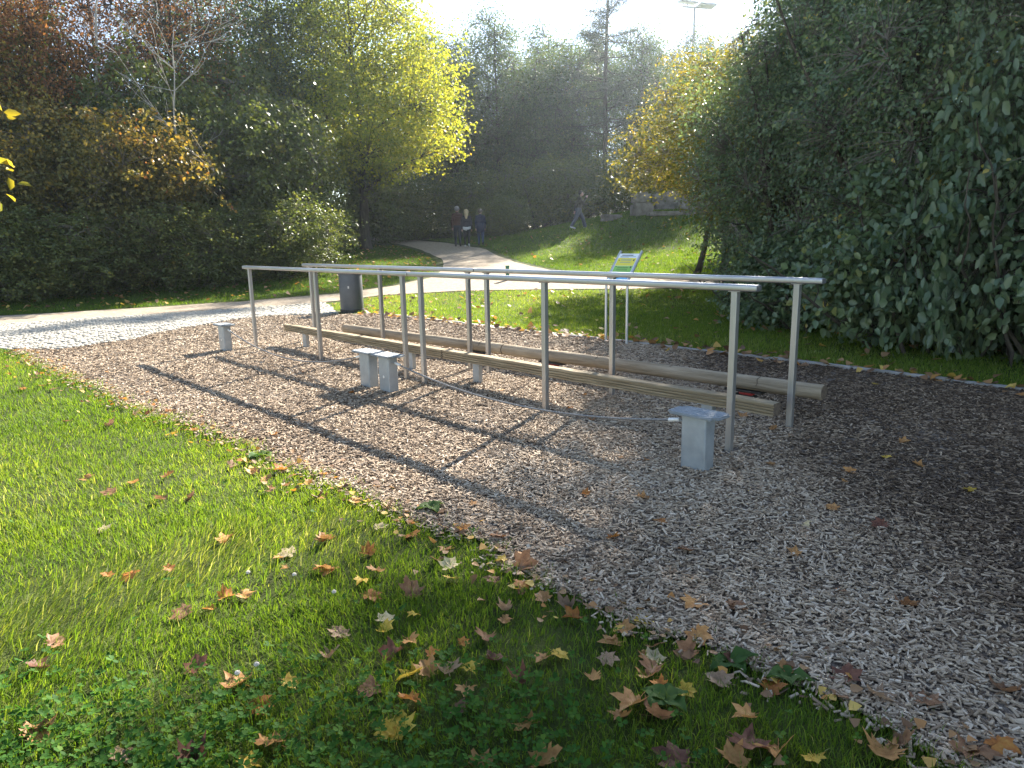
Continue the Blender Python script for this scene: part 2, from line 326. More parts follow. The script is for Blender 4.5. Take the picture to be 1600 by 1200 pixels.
# ------------------------------------------------------------------ wood chips: geometry-node instances of slivers
def chips():
    rs = np.random.default_rng(31)
    P = scatter(CHIPS, [(0, 3.2, 6000), (3.2, 5, 4600), (5, 8, 2900), (8, 12, 1500), (12, 18, 950)], rs, 47)
    ov = rs.normal(0, .055, (len(edge_j) * 60, 2)) + np.repeat(np.array(edge_j), 60, 0); P = np.concatenate([P, ov[ov[:, 1] > .9]])
    n = len(P); d = np.hypot(P[:, 0], P[:, 1]); sc = np.interp(d, [3, 8, 12, 17], [1, 1.15, 1.5, 1.8])
    ln = np.clip(rs.lognormal(math.log(.0265), .42, n), .010, .058) * sc; wd = np.clip(rs.lognormal(math.log(.0066), .35, n), .003, .016) * sc; th = rs.uniform(.0025, .006, n) * sc
    z = Hn(P[:, 0], P[:, 1]) + .012 + rs.uniform(.001, .015, n) + .010 * fbm(P[:, 0], P[:, 1], 3.0, 2)
    damp_shade = 1 / (1 + np.exp(-(P[:, 0] - 0.08 * np.clip(P[:, 1] - 5, 0, 9) - 2.0 + .22 * fbm(P[:, 0], P[:, 1], 1.6, 4)) * 7.0))  # moist chips and the tree shadow's edge, both put into the tint
    tint = np.clip(rs.beta(2.6, 2.2, n) + .15 * fbm(P[:, 0], P[:, 1], .9, 6) + .08 * fbm(P[:, 0], P[:, 1], 3.5, 16) - .42 * damp_shade, 0.02, 1)
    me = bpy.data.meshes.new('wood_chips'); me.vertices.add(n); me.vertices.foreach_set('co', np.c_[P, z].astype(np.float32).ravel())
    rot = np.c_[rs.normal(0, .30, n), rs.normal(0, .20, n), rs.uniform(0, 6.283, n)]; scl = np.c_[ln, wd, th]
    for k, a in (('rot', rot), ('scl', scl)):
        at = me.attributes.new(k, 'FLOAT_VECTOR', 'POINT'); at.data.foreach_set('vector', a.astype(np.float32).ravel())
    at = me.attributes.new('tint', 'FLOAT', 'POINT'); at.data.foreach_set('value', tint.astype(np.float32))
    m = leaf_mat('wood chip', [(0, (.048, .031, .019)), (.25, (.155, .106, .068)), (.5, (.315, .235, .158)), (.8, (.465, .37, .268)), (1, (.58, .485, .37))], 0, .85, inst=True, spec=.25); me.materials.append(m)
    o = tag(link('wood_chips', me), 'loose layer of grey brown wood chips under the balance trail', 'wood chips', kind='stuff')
    ng = bpy.data.node_groups.new('chip_scatter', 'GeometryNodeTree')
    ng.interface.new_socket('Geometry', in_out='INPUT', socket_type='NodeSocketGeometry'); ng.interface.new_socket('Geometry', in_out='OUTPUT', socket_type='NodeSocketGeometry')
    gi = ng.nodes.new('NodeGroupInput'); go = ng.nodes.new('NodeGroupOutput'); cu = ng.nodes.new('GeometryNodeMeshCube'); ip = ng.nodes.new('GeometryNodeInstanceOnPoints'); sm = ng.nodes.new('GeometryNodeSetMaterial')
    sm.inputs['Material'].default_value = m; cu.inputs['Size'].default_value = (1, 1, 1)
    def na(nm):
        a = ng.nodes.new('GeometryNodeInputNamedAttribute'); a.data_type = 'FLOAT_VECTOR'; a.inputs['Name'].default_value = nm; return a.outputs['Attribute']
    l = ng.links.new; l(cu.outputs['Mesh'], sm.inputs['Geometry']); l(gi.outputs[0], ip.inputs['Points']); l(sm.outputs[0], ip.inputs['Instance']); l(na('rot'), ip.inputs['Rotation']); l(na('scl'), ip.inputs['Scale']); l(ip.outputs[0], go.inputs[0])
    md = o.modifiers.new('scatter', 'NODES'); md.node_group = ng
    return n
n_chips = chips()

# ------------------------------------------------------------------ grass
def blades(P, z0, rs, hgt, wid, lean, comb=None, seg=2, tint=None):
    n = len(P); h = hgt * rs.uniform(.55, 1.25, n); w = wid * rs.uniform(.7, 1.3, n); a = rs.uniform(0, 6.283, n)
    le = lean * rs.uniform(.2, 1.6, n)
    dx, dy = np.cos(a) * le, np.sin(a) * le
    if comb is not None: dx, dy = dx + comb[0], dy + comb[1]
    fa = rs.uniform(0, 6.283, n); px, py = np.cos(fa) * w / 2, np.sin(fa) * w / 2
    B = np.c_[P, z0]; side = np.c_[px, py, np.zeros(n)]; tl = np.sqrt(1 / (1 + dx * dx + dy * dy))
    T = B + np.c_[dx * h * tl, dy * h * tl, h * tl]
    if tint is None: tint = rs.random(n)
    if seg == 1:
        V = np.stack([B - side, B + side, T], 1).reshape(-1, 3); i = np.arange(n)[:, None] * 3; return V, [i + np.array([[0, 1, 2]])], np.repeat(tint, 3)
    Mi = B + np.c_[dx * h * tl * .35, dy * h * tl * .35, h * tl * .62]
    V = np.stack([B - side, B + side, Mi + side * .8, Mi - side * .8, T], 1).reshape(-1, 3); i = np.arange(n)[:, None] * 5
    return V, [i + np.array([[0, 1, 2, 3]]), i + np.array([[3, 2, 4]])], np.repeat(tint, 5)
M['grass'] = leaf_mat('grass blade', [(0, (.040, .075, .012)), (.35, (.090, .165, .020)), (.65, (.17, .245, .034)), (.85, (.28, .30, .075)), (1, (.43, .44, .25))], .55, .6, (1.25, 1.2, .45), spec=.2)
M['clover'] = leaf_mat('clover leaf', [(0, (.028, .085, .014)), (.5, (.055, .145, .020)), (1, (.12, .215, .030))], .5, .65, (1.25, 1.2, .4), spec=.15)
def near_cut(poly_pts): return poly_pts
LAWN_A = edge_j + [(3.2, -1), (-4, -1), (-10, 4), (-13.5, 10.5), (-12.5, 11.9), (-9.6, 11.05), (-7.9, 11.0)]
rs = np.random.default_rng(41)
P = scatter(LAWN_A, [(0, 3.0, 10500), (3.0, 5, 6800), (5, 8, 4000), (8, 14, 2300)], rs, 46)
ej = np.repeat(np.array(edge_j), 90, 0) + rs.normal(0, .06, (len(edge_j) * 90, 2)); P = np.concatenate([P, ej[ej[:, 1] > .9]])
cl = fbm(P[:, 0], P[:, 1], 5.0, 1); P = P[(rs.random(len(P)) < np.clip(.72 + .45 * cl, .25, 1))]
x, y = P[:, 0], P[:, 1]; d = np.hypot(x, y)
dry = np.clip(1.0 - ((x + 1.75 + .25 * np.sin(y * 3)) ** 2 / .30 + (y - 3.0) ** 2 / 1.0), 0, 1)
dry = np.maximum(dry, .75 * np.clip(1.0 - ((x + .95) ** 2 / .14 + (y - 3.5) ** 2 / .30), 0, 1))
tint = np.clip(.46 + .18 * fbm(x, y, 1.1, 3) + .12 * fbm(x, y, 4, 5) + rs.normal(0, .13, len(P)) + .26 * dry * (rs.random(len(P)) < .8) + .30 * (rs.random(len(P)) < .05), 0, 1)
hg = (.052 + .022 * fbm(x, y, 2.2, 7) + .030 * dry) * np.interp(d, [2, 8, 12], [1, 1, .9])
cmb = (.5 * fbm(x, y, 2.4, 8) + 1.5 * dry * .5, .5 * fbm(x, y, 2.4, 9) + 1.6 * dry * .7)
V, F, T = blades(P, Hn(x, y), rs, np.clip(hg, .025, .12), np.interp(d, [2, 5, 12], [.0032, .0045, .008]), .75, cmb, 2, tint)
tag(link('grass', fast_mesh('grass', V, F, {'tint': T}, [M['grass']])), 'sunlit uneven lawn grass in front of the wood chips', 'grass', kind='stuff')

LAWN_B = KERB[:-1] + [(9, 6), (11, 18.4)] + [(9, 18.4), (3.98, 19.1), (0.05, 19.4), (-1.34, 19.35), (-3.3, 18.85), (-4.2, 17.9), (-4.5, 17.5), (-4.0, 16.3)]
MOUND = [(30, 17.9), (9, 21.1), (5.2, 21.5), (3.3, 22.1), (2.1, 23.1), (1.2, 24.6), (0.35, 26.6), (-.25, 28.7), (-.85, 31.2), (-1.7, 33.8), (-3.2, 36.7), (-4.5, 39.5), (2, 42), (16, 46), (30, 46)]
VERGE = [(-30, 13.7), (-20, 14.9), (-11.55, 16.6), (-9.15, 17.6), (-6.76, 18.6), (-4.75, 19.8), (-3.5, 21.1), (-2.6, 23.1), (-2.5, 25.0), (-2.75, 27.4), (-3.4, 29.9), (-4.4, 33.0), (-5.5, 35.8), (-9, 36), (-16, 24), (-30, 20)]
def lawn(name, poly, dens, hgt, wid, label, seed, tb=.42, seg=1):
    rs = np.random.default_rng(seed); P = scatter(poly, dens, rs, 46, 60); x, y = P[:, 0], P[:, 1]; d = np.hypot(x, y)
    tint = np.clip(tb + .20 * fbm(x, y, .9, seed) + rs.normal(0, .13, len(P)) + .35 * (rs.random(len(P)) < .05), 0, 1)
    V, F, T = blades(P, Hn(x, y), rs, hgt * (1 + .4 * fbm(x, y, 1.7, seed + 1)), wid * np.interp(d, [8, 20, 40], [1, 1.6, 2.6]), .7, None, seg, tint)
    return tag(link(name, fast_mesh(name, V, F, {'tint': T}, [M['grass']])), label, 'grass', kind='stuff')
lawn('grass', LAWN_B, [(6, 10, 2400), (10, 14, 1700), (14, 24, 1000)], .060, .0075, 'bright lawn grass between kerb and gravel path', 51, .56)
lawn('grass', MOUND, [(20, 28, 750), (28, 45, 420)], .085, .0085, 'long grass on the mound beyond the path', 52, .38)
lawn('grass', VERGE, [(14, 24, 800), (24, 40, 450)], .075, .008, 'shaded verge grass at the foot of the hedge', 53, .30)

# clover in the near lawn
rs = np.random.default_rng(61)
P = scatter(LAWN_A, [(0, 2.7, 2000), (2.7, 3.5, 900), (3.5, 5.5, 160)], rs, 46); x, y = P[:, 0], P[:, 1]
msk = np.clip(.80 - (y - 1.85) * 1.35 + .6 * fbm(x, y, 2.0, 12) - .75 * np.clip(x + .35, 0, 2), .02, 1); P = P[rs.random(len(P)) < msk]; n = len(P)
c = np.c_[P, rs.uniform(.025, .075, n)]; size = rs.uniform(.011, .021, n); a0 = rs.uniform(0, 6.28, n); tilt = rs.normal(0, .28, (n, 2))
lf = np.array([(0, 0, 0), (.42, -.42, .08), (.86, -.36, .14), (.96, 0, .04), (.86, .36, .14), (.42, .42, .08)])
VV, FF, TT = [], [], []; off = 0
for k in range(3):
    a = a0 + k * 2.0944 + rs.normal(0, .12, n); ca_, sa_ = np.cos(a), np.sin(a); fold = rs.uniform(-.1, .5, n)
    X = lf[None, :, 0] * ca_[:, None] - lf[None, :, 1] * sa_[:, None]; Y = lf[None, :, 0] * sa_[:, None] + lf[None, :, 1] * ca_[:, None]
    Z = lf[None, :, 2] * (1 + fold[:, None] * 2) + X * tilt[:, :1] + Y * tilt[:, 1:] + lf[None, :, 0] * fold[:, None] * .3
    V = np.stack([X, Y, Z], -1) * size[:, None, None] + c[:, None, :]; VV.append(V.reshape(-1, 3)); i = np.arange(n)[:, None] * 6 + off
    FF.append(np.concatenate([i + np.array([[0, 1, 2, 3]]), i + np.array([[0, 3, 4, 5]])])); TT.append(np.repeat(np.clip(.45 + .2 * fbm(P[:, 0], P[:, 1], 3, 2) + rs.normal(0, .2, n), 0, 1), 6)); off += n * 6
st = np.stack([np.c_[P + rs.normal(0, .012, (n, 2)), np.zeros(n)], c + [.0009, 0, 0], c - [.0009, 0, 0]], 1).reshape(-1, 3)
F3 = np.arange(n)[:, None] * 3 + off + np.array([[0, 1, 2]])
me = fast_mesh('clover', np.concatenate(VV + [st]), FF + [F3], {'tint': np.concatenate(TT + [np.full(n * 3, .8)])}, [M['clover']])
tag(link('clover', me), 'dense clover patch growing through the near lawn', 'clover', kind='stuff')

# ------------------------------------------------------------------ balance trail
RZ = math.atan2(D[1], D[0])
def at_ts(t, s, z=0.0): x, y = W(t, s); return (x, y, z)

def handrail(t0, t1, posts, s, label):
    o = thing('handrail', label, 'handrail', at_ts(t0, s), RZ, 'steel handrails of the balance trail'); L_ = t1 - t0
    rail = MB().box((L_ / 2, 0, 1.182), (L_, .072, .046), bevel=.014, seg=3).build('rail', M['railtop'], o, smooth=True)
    for e in (-.001, L_ + .001): MB().box((e, 0, 1.182), (.006, .058, .034), bevel=.002).build('end_cap', M['railcap'], rail)
    for t in posts:
        p = MB().box((t - t0, 0, .49), (.046, .046, 1.34), bevel=.005).build('post', M['steel'], o)
        MB().box((t - t0, 0, 1.156), (.09, .05, .006), bevel=.0015).build('saddle_plate', M['steel'], p)
    return o
handrail(-.18, 4.035, (0, 1.98, 3.91), 0, 'steel handrail beside the cable, ending near the lone metal stool by the cobbles')
handrail(4.05, 8.06, (4.24, 6.06, 7.89), 0, 'steel handrail beside the cable, ending above the metal stool standing in shade')
handrail(-.06, 4.075, (.148, 2.08, 3.94), .897, 'steel handrail beside the round log, ending towards the grey litter bin')
handrail(4.09, 8.10, (4.27, 6.09, 7.90), .897, 'steel handrail beside the round log, passing in front of the information board')

def beam(t0, t1, legs, label):
    s = .43; o = thing('balance_beam', label, 'balance beam', at_ts(t0, s), RZ, 'square balance beam sections'); L_ = t1 - t0; w, zt, zb = .052, .318, .222
    prof = [(-w + .006, zt), (w - .006, zt), (w, zt - .006)]
    g = [zt - .028, zt - .052, zt - .075]
    for z in g: prof += [(w, z + .006), (w - .014, z + .002), (w - .014, z - .002), (w, z - .006)]
    prof += [(w, zb + .004), (w - .004, zb), (-w + .004, zb), (-w, zb + .004)]
    for z in reversed(g): prof += [(-w, z - .006), (-w + .014, z - .002), (-w + .014, z + .002), (-w, z + .006)]
    prof += [(-w, zt - .006)]
    b = bmesh.new(); xs = np.linspace(0, L_, 25); rings = []; rr = random.Random(int(t0 * 100))
    for x in xs:
        j = rr.gauss(0, .0012); rings.append([b.verts.new((x, y + rr.gauss(0, .0006) + j, z + rr.gauss(0, .0006) + j)) for y, z in prof])
    n = len(prof)
    for a, c in zip(rings, rings[1:]):
        for k in range(n): b.faces.new((a[k], c[k], c[(k + 1) % n], a[(k + 1) % n]))
    f1 = b.faces.new(list(reversed(rings[0]))); f2 = b.faces.new(rings[-1]); f1.material_index = f2.material_index = 1
    bmesh.ops.recalc_face_normals(b, faces=b.faces); me = bpy.data.meshes.new('beam'); b.to_mesh(me); b.free(); me.materials.append(M['beamwood']); me.materials.append(M['beamend'])
    link('beam', me, o)
    for t in legs:
        l = MB().box((t - t0, 0, .045), (.10, .055, .342), bevel=.006).build('leg', M['galv'], o)
        MB().box((t - t0, 0, .2185), (.16, .085, .007), bevel=.002).build('mounting_plate', M['galv'], l)
beam(.17, 4.055, (.75, 3.40), 'grooved square timber balance beam on short legs, end nearer the cobbled paving')
beam(4.075, 8.02, (4.62, 7.45), 'grooved square timber balance beam on short legs, end beside the shaded metal stool')

def log(t0, t1, z0, z1, br, label):
    s = 1.36; o = thing('balance_log', label, 'log', at_ts(t0, s), RZ, 'round balance log sections'); L_ = t1 - t0; b = bmesh.new(); n = 20; rings = []; rr = random.Random(int(t0 * 90 + 3))
    xs = sorted(list(np.linspace(.03, L_ - .03, 46)) + [0, L_, .012, L_ - .012]); ph = [rr.uniform(0, 6.28) for _ in range(4)]
    for x in xs:
        e = .93 if x in (0, L_) else 1.0; zc = z0 + (z1 - z0) * x / L_; r = .066 * e * (1 + .02 * math.sin(x * 1.7 + ph[0]) + .012 * math.sin(x * 5 + ph[1])) + rr.gauss(0, .0009)
        yo = .006 * math.sin(x * .9 + ph[2])
        rings.append([b.verts.new((x, yo + r * math.cos(2 * math.pi * k / n) * (1 + .012 * math.sin(3 * k + x)), zc + r * math.sin(2 * math.pi * k / n))) for k in range(n)])
    for a, c in zip(rings, rings[1:]):
        for k in range(n): f = b.faces.new((a[k], c[k], c[(k + 1) % n], a[(k + 1) % n])); f.smooth = True
    f1 = b.faces.new(list(reversed(rings[0]))); f2 = b.faces.new(rings[-1]); f1.material_index = f2.material_index = 1
    bmesh.ops.recalc_face_normals(b, faces=b.faces); me = bpy.data.meshes.new('log'); b.to_mesh(me); b.free(); me.materials.append(M['logwood']); me.materials.append(M['beamend'])
    lg = link('log', me, o)
    for x in np.arange(.55, L_ - .3, .93):          # shrinkage checks running round the log
        zc = z0 + (z1 - z0) * x / L_; m = MB(); a0 = rr.uniform(0.2, 1.6); pts_ = [(x + .006 * math.sin(k * 1.3), .0655 * math.cos(a0 + k * .22) * 1.012, zc + .0655 * math.sin(a0 + k * .22) * 1.012) for k in range(9)]
        m.tube(pts_, .0028, 4).build('crack', M['beamend'], lg)
    for t in br:
        x = t - t0; zc = z0 + (z1 - z0) * x / L_
        k = MB().box((x, 0, zc - .075), (.36, .11, .02), bevel=.004).build('bracket', M['darkiron'], o)
        MB().box((x + .02, -.005, zc - .099), (.13, .06, .025), bevel=.008).build('rubber_pad', M['redpaint'], k)
        MB().box((x, 0, (zc - .262) / 2), (.20, .08, zc + .038), bevel=.004).build('foot', M['darkiron'], k)
log(.28, 4.03, .170, .205, (.95, 3.55), 'round weathered log of the balance trail, end towards the litter bin')
log(4.05, 7.96, .205, .235, (4.85, 7.25), 'round weathered log of the balance trail, end on the dark moist chips tinted with shade')

M['tread'] = surf('worn tread plate', [(0.3, (0.17, 0.188, 0.20)), (0.5, (0.235, 0.255, 0.268)), (0.7, (0.30, 0.318, 0.33))], 14.0, 8, 0.72, 0.25, rough_var=0.1)
def stool_proto():
    o = thing('step_stool', 'galvanised step stool', 'stool', (0, 0, 0), RZ, 'galvanised step stools at the cable ends')
    col = MB().box((0, 0, .135), (.185, .115, .48), bevel=.012, seg=3); col.build('column', M['galv'], o, smooth=True)
    p = MB(); p.box((0, 0, 0), (.385, .215, .020), bevel=.0)
    bm = p.bm; vert_e = [e for e in bm.edges if abs(e.verts[0].co.z - e.verts[1].co.z) > .01]
    bmesh.ops.bevel(bm, geom=vert_e, offset=.035, segments=5, affect='EDGES'); hz = [e for e in bm.edges if abs(e.verts[0].co.z - e.verts[1].co.z) < .001 and len(e.link_faces) == 2 and any(abs(f.normal.z) < .5 for f in e.link_faces) and any(abs(f.normal.z) > .5 for f in e.link_faces)]
    bmesh.ops.bevel(bm, geom=hz, offset=.007, segments=2, affect='EDGES')
    bmesh.ops.translate(bm, verts=bm.verts, vec=(0, 0, .388)); pl = p.build('tread_plate', M['tread'], o, smooth=True)
    rb = MB()
    for i in range(11):
        for j in range(6):
            a = math.pi / 4 * (1 if (i + j) % 2 else -1); x, y = -.165 + i * .033, -.0825 + j * .033
            rb.box((x, y, .3985), (.024, .007, .004), Matrix.Rotation(a, 3, 'Z'), bevel=.0017, seg=1)
    rb.build('tread_ribs', M['tread'], pl)
    MB().cyl((.0, -.0585, .17), (0, -.0605, .17), .014, n=14).build('inspection_plug', M['ferrule'], o)
    sh = MB().tube([(.09, -.014, .325), (.115, -.016, .325), (.135, -.012, .325), (.142, 0, .322), (.135, .012, .320), (.115, .016, .320), (.09, .014, .320)], .006, 6); sh.build('shackle', M['galv'], o, smooth=True)
    return o
st = stool_proto(); SS = -.475
STOOLS = [(.06, 0, 'lone galvanised step stool nearest the cobbled paving'), (3.90, math.pi, 'galvanised step stool of the touching pair, on the side towards the cobbles'),
          (4.27, 0, 'galvanised step stool of the touching pair, tied to the cable towards the shade'), (7.93, math.pi, 'lone galvanised step stool standing in tree shade beside the beam end')]
for i, (t, a, lab) in enumerate(STOOLS):
    o = st if i == 0 else copy_tree(st); o.location = at_ts(t, SS); o.rotation_euler = (0, 0, RZ + a); o['label'] = lab
STOOLS[3] = None

def cable(t0, z0, t1, z1, zm, label):
    o = thing('balance_cable', label, 'cable', at_ts(t0, SS), RZ, 'sagging balance cables'); L_ = t1 - t0; pts_ = []
    for k in range(41):
        u = k / 40; z = z0 + (z1 - z0) * u - 4 * u * (1 - u) * ((z0 + z1) / 2 - zm); pts_.append((L_ * u, .006 * math.sin(u * 5), z))
    MB().tube(pts_, .0085, 8).build('rope', M['rope'], o, smooth=True)
    for a, b in ((0, 2), (40, 38)):
        p0 = Vector(pts_[a]); p1 = Vector(pts_[b]); MB().cyl(p0, p0 + (p1 - p0).normalized() * .085, .0135, n=12).build('ferrule', M['ferrule'], o, smooth=True)
cable(.06 + .14, .322, 3.90 - .14, .322, .105, 'sagging steel cable between the lone stool and the stool pair')
cable(4.27 + .14, .322, 7.93 - .14, .322, .165, 'sagging steel cable between the stool pair and the shaded stool')

# ------------------------------------------------------------------ litter bin
o = thing('litter_bin', 'dark grey round litter bin standing where cobbles meet lawn', 'litter bin', (-3.48, 15.85, H(-3.48, 15.85)))
MB().lathe([(.235, -.05), (.245, .03), (.25, .05), (.25, .80), (.244, .815)], 40).build('body', M['bin'], o, smooth=True)
MB().lathe([(.262, .815), (.264, .83), (.264, .858), (.25, .868), (.17, .868), (.165, .84), (.16, .80)], 40).build('lid_ring', M['bin'], o, smooth=True)
MB().lathe([(.256, .02), (.258, .03), (.258, .06), (.256, .07)], 40).build('base_ring', M['darkiron'], o, smooth=True)
MB().box((.0, -.252, .55), (.03, .012, .05), bevel=.004).build('lock', M['steel'], o)

# ------------------------------------------------------------------ information board
def flat(name, rgb, rough=.45):
    c = rgb; return surf(name, [(.3, tuple(v * .92 for v in c)), (.7, c)], 9, 4, max(rough, .75), spec=.2)
bx, by = 1.515, 10.31
o = thing('information_board', 'small leaning information board with yellow and green panels on two posts', 'information board', (bx, by, 0), RZ)
tl = R(38); hw = .19
def up(y, z): return Vector((0, y, z))
for sx in (-1, 1):
    pt = [(sx * hw, 0, -.2), (sx * hw, 0, .86)]; 
    for k in range(1, 6): a = tl * k / 5; pt.append((sx * hw, .10 * (1 - math.cos(a)), .86 + .10 * math.sin(a)))
    y0, z0 = pt[-1][1], pt[-1][2]; pt.append((sx * hw, y0 + .50 * math.sin(tl), z0 + .50 * math.cos(tl)))
    MB().tube(pt, .019, 12).build('post', M['signpost'], o, smooth=True)
RX = Matrix.Rotation(-tl, 3, 'X'); cpt = Vector((0, y0, z0))
def onb(u, v, w): return cpt + RX @ Vector((u, w, v))
pan = MB().box(onb(0, .215, -.006), (.345, .008, .47), RX, bevel=.001).build('panel', flat('panel white', (.74, .78, .80)), o)
def patch(name, u, v, w, h, mat, lift): return MB().box(onb(u, v, -.0105 - lift), (w, .0012, h), RX).build(name, mat, pan)
patch('yellow_field', 0, .305, .325, .135, flat('print yellow', (.74, .66, .10)), .0008); patch('green_field', 0, .182, .325, .10, flat('print green', (.26, .52, .13)), .0008)
patch('blue_field', 0, .062, .325, .12, flat('print blue', (.22, .48, .74)), .0008)
ink = flat('print dark', (.06, .07, .08)); inkb = flat('print blue grey', (.20, .30, .38))
for k, (u, v, w, h) in enumerate([(-.02, .420, .20, .012), (.0, .398, .27, .006), (-.06, .386, .15, .005), (.13, .335, .022, .03), (.13, .215, .022, .03), (-.13, .33, .02, .012), (-.13, .22, .02, .012)]): patch('print_mark', u, v, w, h, ink if k > 2 or k == 0 else inkb, .0016)
for v in (.350, .338, .326, .300, .290): patch('text_line', -.005, v, .19, .0045, inkb, .0016)
for v in (.210, .198, .176, .162): patch('text_line', -.005, v, .19, .0045, ink, .0016)

# ------------------------------------------------------------------ green marker post by the path
o = thing('marker_post', 'short green marker post standing on the gravel path junction', 'post', (-.07, 21.6, H(-.07, 21.6)))
MB().box((0, 0, .14), (.11, .11, .56), bevel=.012).build('shaft', M['greenpaint'], o)
MB().box((0, 0, .43), (.125, .125, .03), bevel=.01).build('cap', M['greenpaint'], o)

# ------------------------------------------------------------------ stones on the mound
def boulder(name, loc, size, rz, label, rough=.10, seed=0, group=None, sub=4):
    rr = np.random.default_rng(seed); b = bmesh.new(); bmesh.ops.create_cube(b, size=1.0); bmesh.ops.bevel(b, geom=list(b.edges), offset=.12, segments=2, affect='EDGES')
    bmesh.ops.subdivide_edges(b, edges=list(b.edges), cuts=2, use_grid_fill=True)
    for v in b.verts:
        c = v.co.copy(); f = fbm(c.x * 2 + c.z * 1.7 + seed, c.y * 2 - c.z, 2.2, seed); v.co += c.normalized() * float(f) * rough + Vector(rr.normal(0, .008, 3))
        v.co = Vector((v.co.x * size[0], v.co.y * size[1], v.co.z * size[2]))
    me = bpy.data.meshes.new(name); b.to_mesh(me); b.free(); me.materials.append(M['stone'])
    o = link(name, me, None, loc, rz); return tag(o, label, 'stone', group)
def gz(x, y): return H(x, y)
boulder('stone_block', (6.15, 34.2, gz(6.15, 34.2) + .22), (.95, .7, .62), .1, 'squared stone block carrying another block on the mound', .05, 1)
boulder('stone_block', (6.10, 34.2, gz(6.15, 34.2) + .74), (.85, .6, .50), -.08, 'squared stone block lying on top of another on the mound', .05, 2)
boulder('stone_slab', (7.15, 33.4, gz(7.15, 33.4) + .07), (1.7, .6, .20), .03, 'long flat stone slab at the mound edge', .04, 3)
boulder('boulder', (8.55, 33.7, gz(8.55, 33.7) + .28), (1.35, 1.1, .95), .3, 'big rounded boulder at the end of the flat slab', .16, 4)
boulder('boulder', (7.6, 35.6, gz(7.6, 35.6) + .32), (1.3, .9, .95), -.2, 'dark boulder standing behind the flat stone slab', .14, 5)
boulder('boulder', (4.75, 34.3, gz(4.75, 34.3) + .05), (.9, .7, .35), .5, 'low stone sunk in grass beside the stacked blocks', .12, 6)

# ------------------------------------------------------------------ floodlight mast
fx, fy = 14.6, 60.0; o = thing('floodlight_mast', 'tall thin floodlight mast rising behind the trees', 'floodlight', (fx, fy, H(fx, fy)), .25)
MB().cyl((0, 0, -.5), (0, 0, 16.4), .16, .085, 12).build('pole', M['mast'], o, smooth=True)
MB().box((0, 0, 16.4), (2.1, .12, .12), bevel=.02).build('crossbar', M['mast'], o)
for x, rx, ry, dz in ((-1.15, .25, -.12, .62), (.65, .5, -.35, .75), (.85, -.1, .05, .05), (-.7, .1, .08, .22)):
    l = MB().box((x, -.25, 16.45 + dz), (1.35, .85, .13), Matrix.Rotation(rx, 3, 'X') @ Matrix.Rotation(ry, 3, 'Y'), bevel=.03).build('lamp_head', M['mast'], o)
    MB().box((x, -.25, 16.37 + dz), (1.15, .68, .04), Matrix.Rotation(rx, 3, 'X') @ Matrix.Rotation(ry, 3, 'Y'), bevel=.01).build('lamp_glass', M['lampglass'], l)
    MB().cyl((x * .85, 0, 16.4), (x, -.2, 16.45 + dz), .035, n=8).build('lamp_bracket', M['mast'], l)

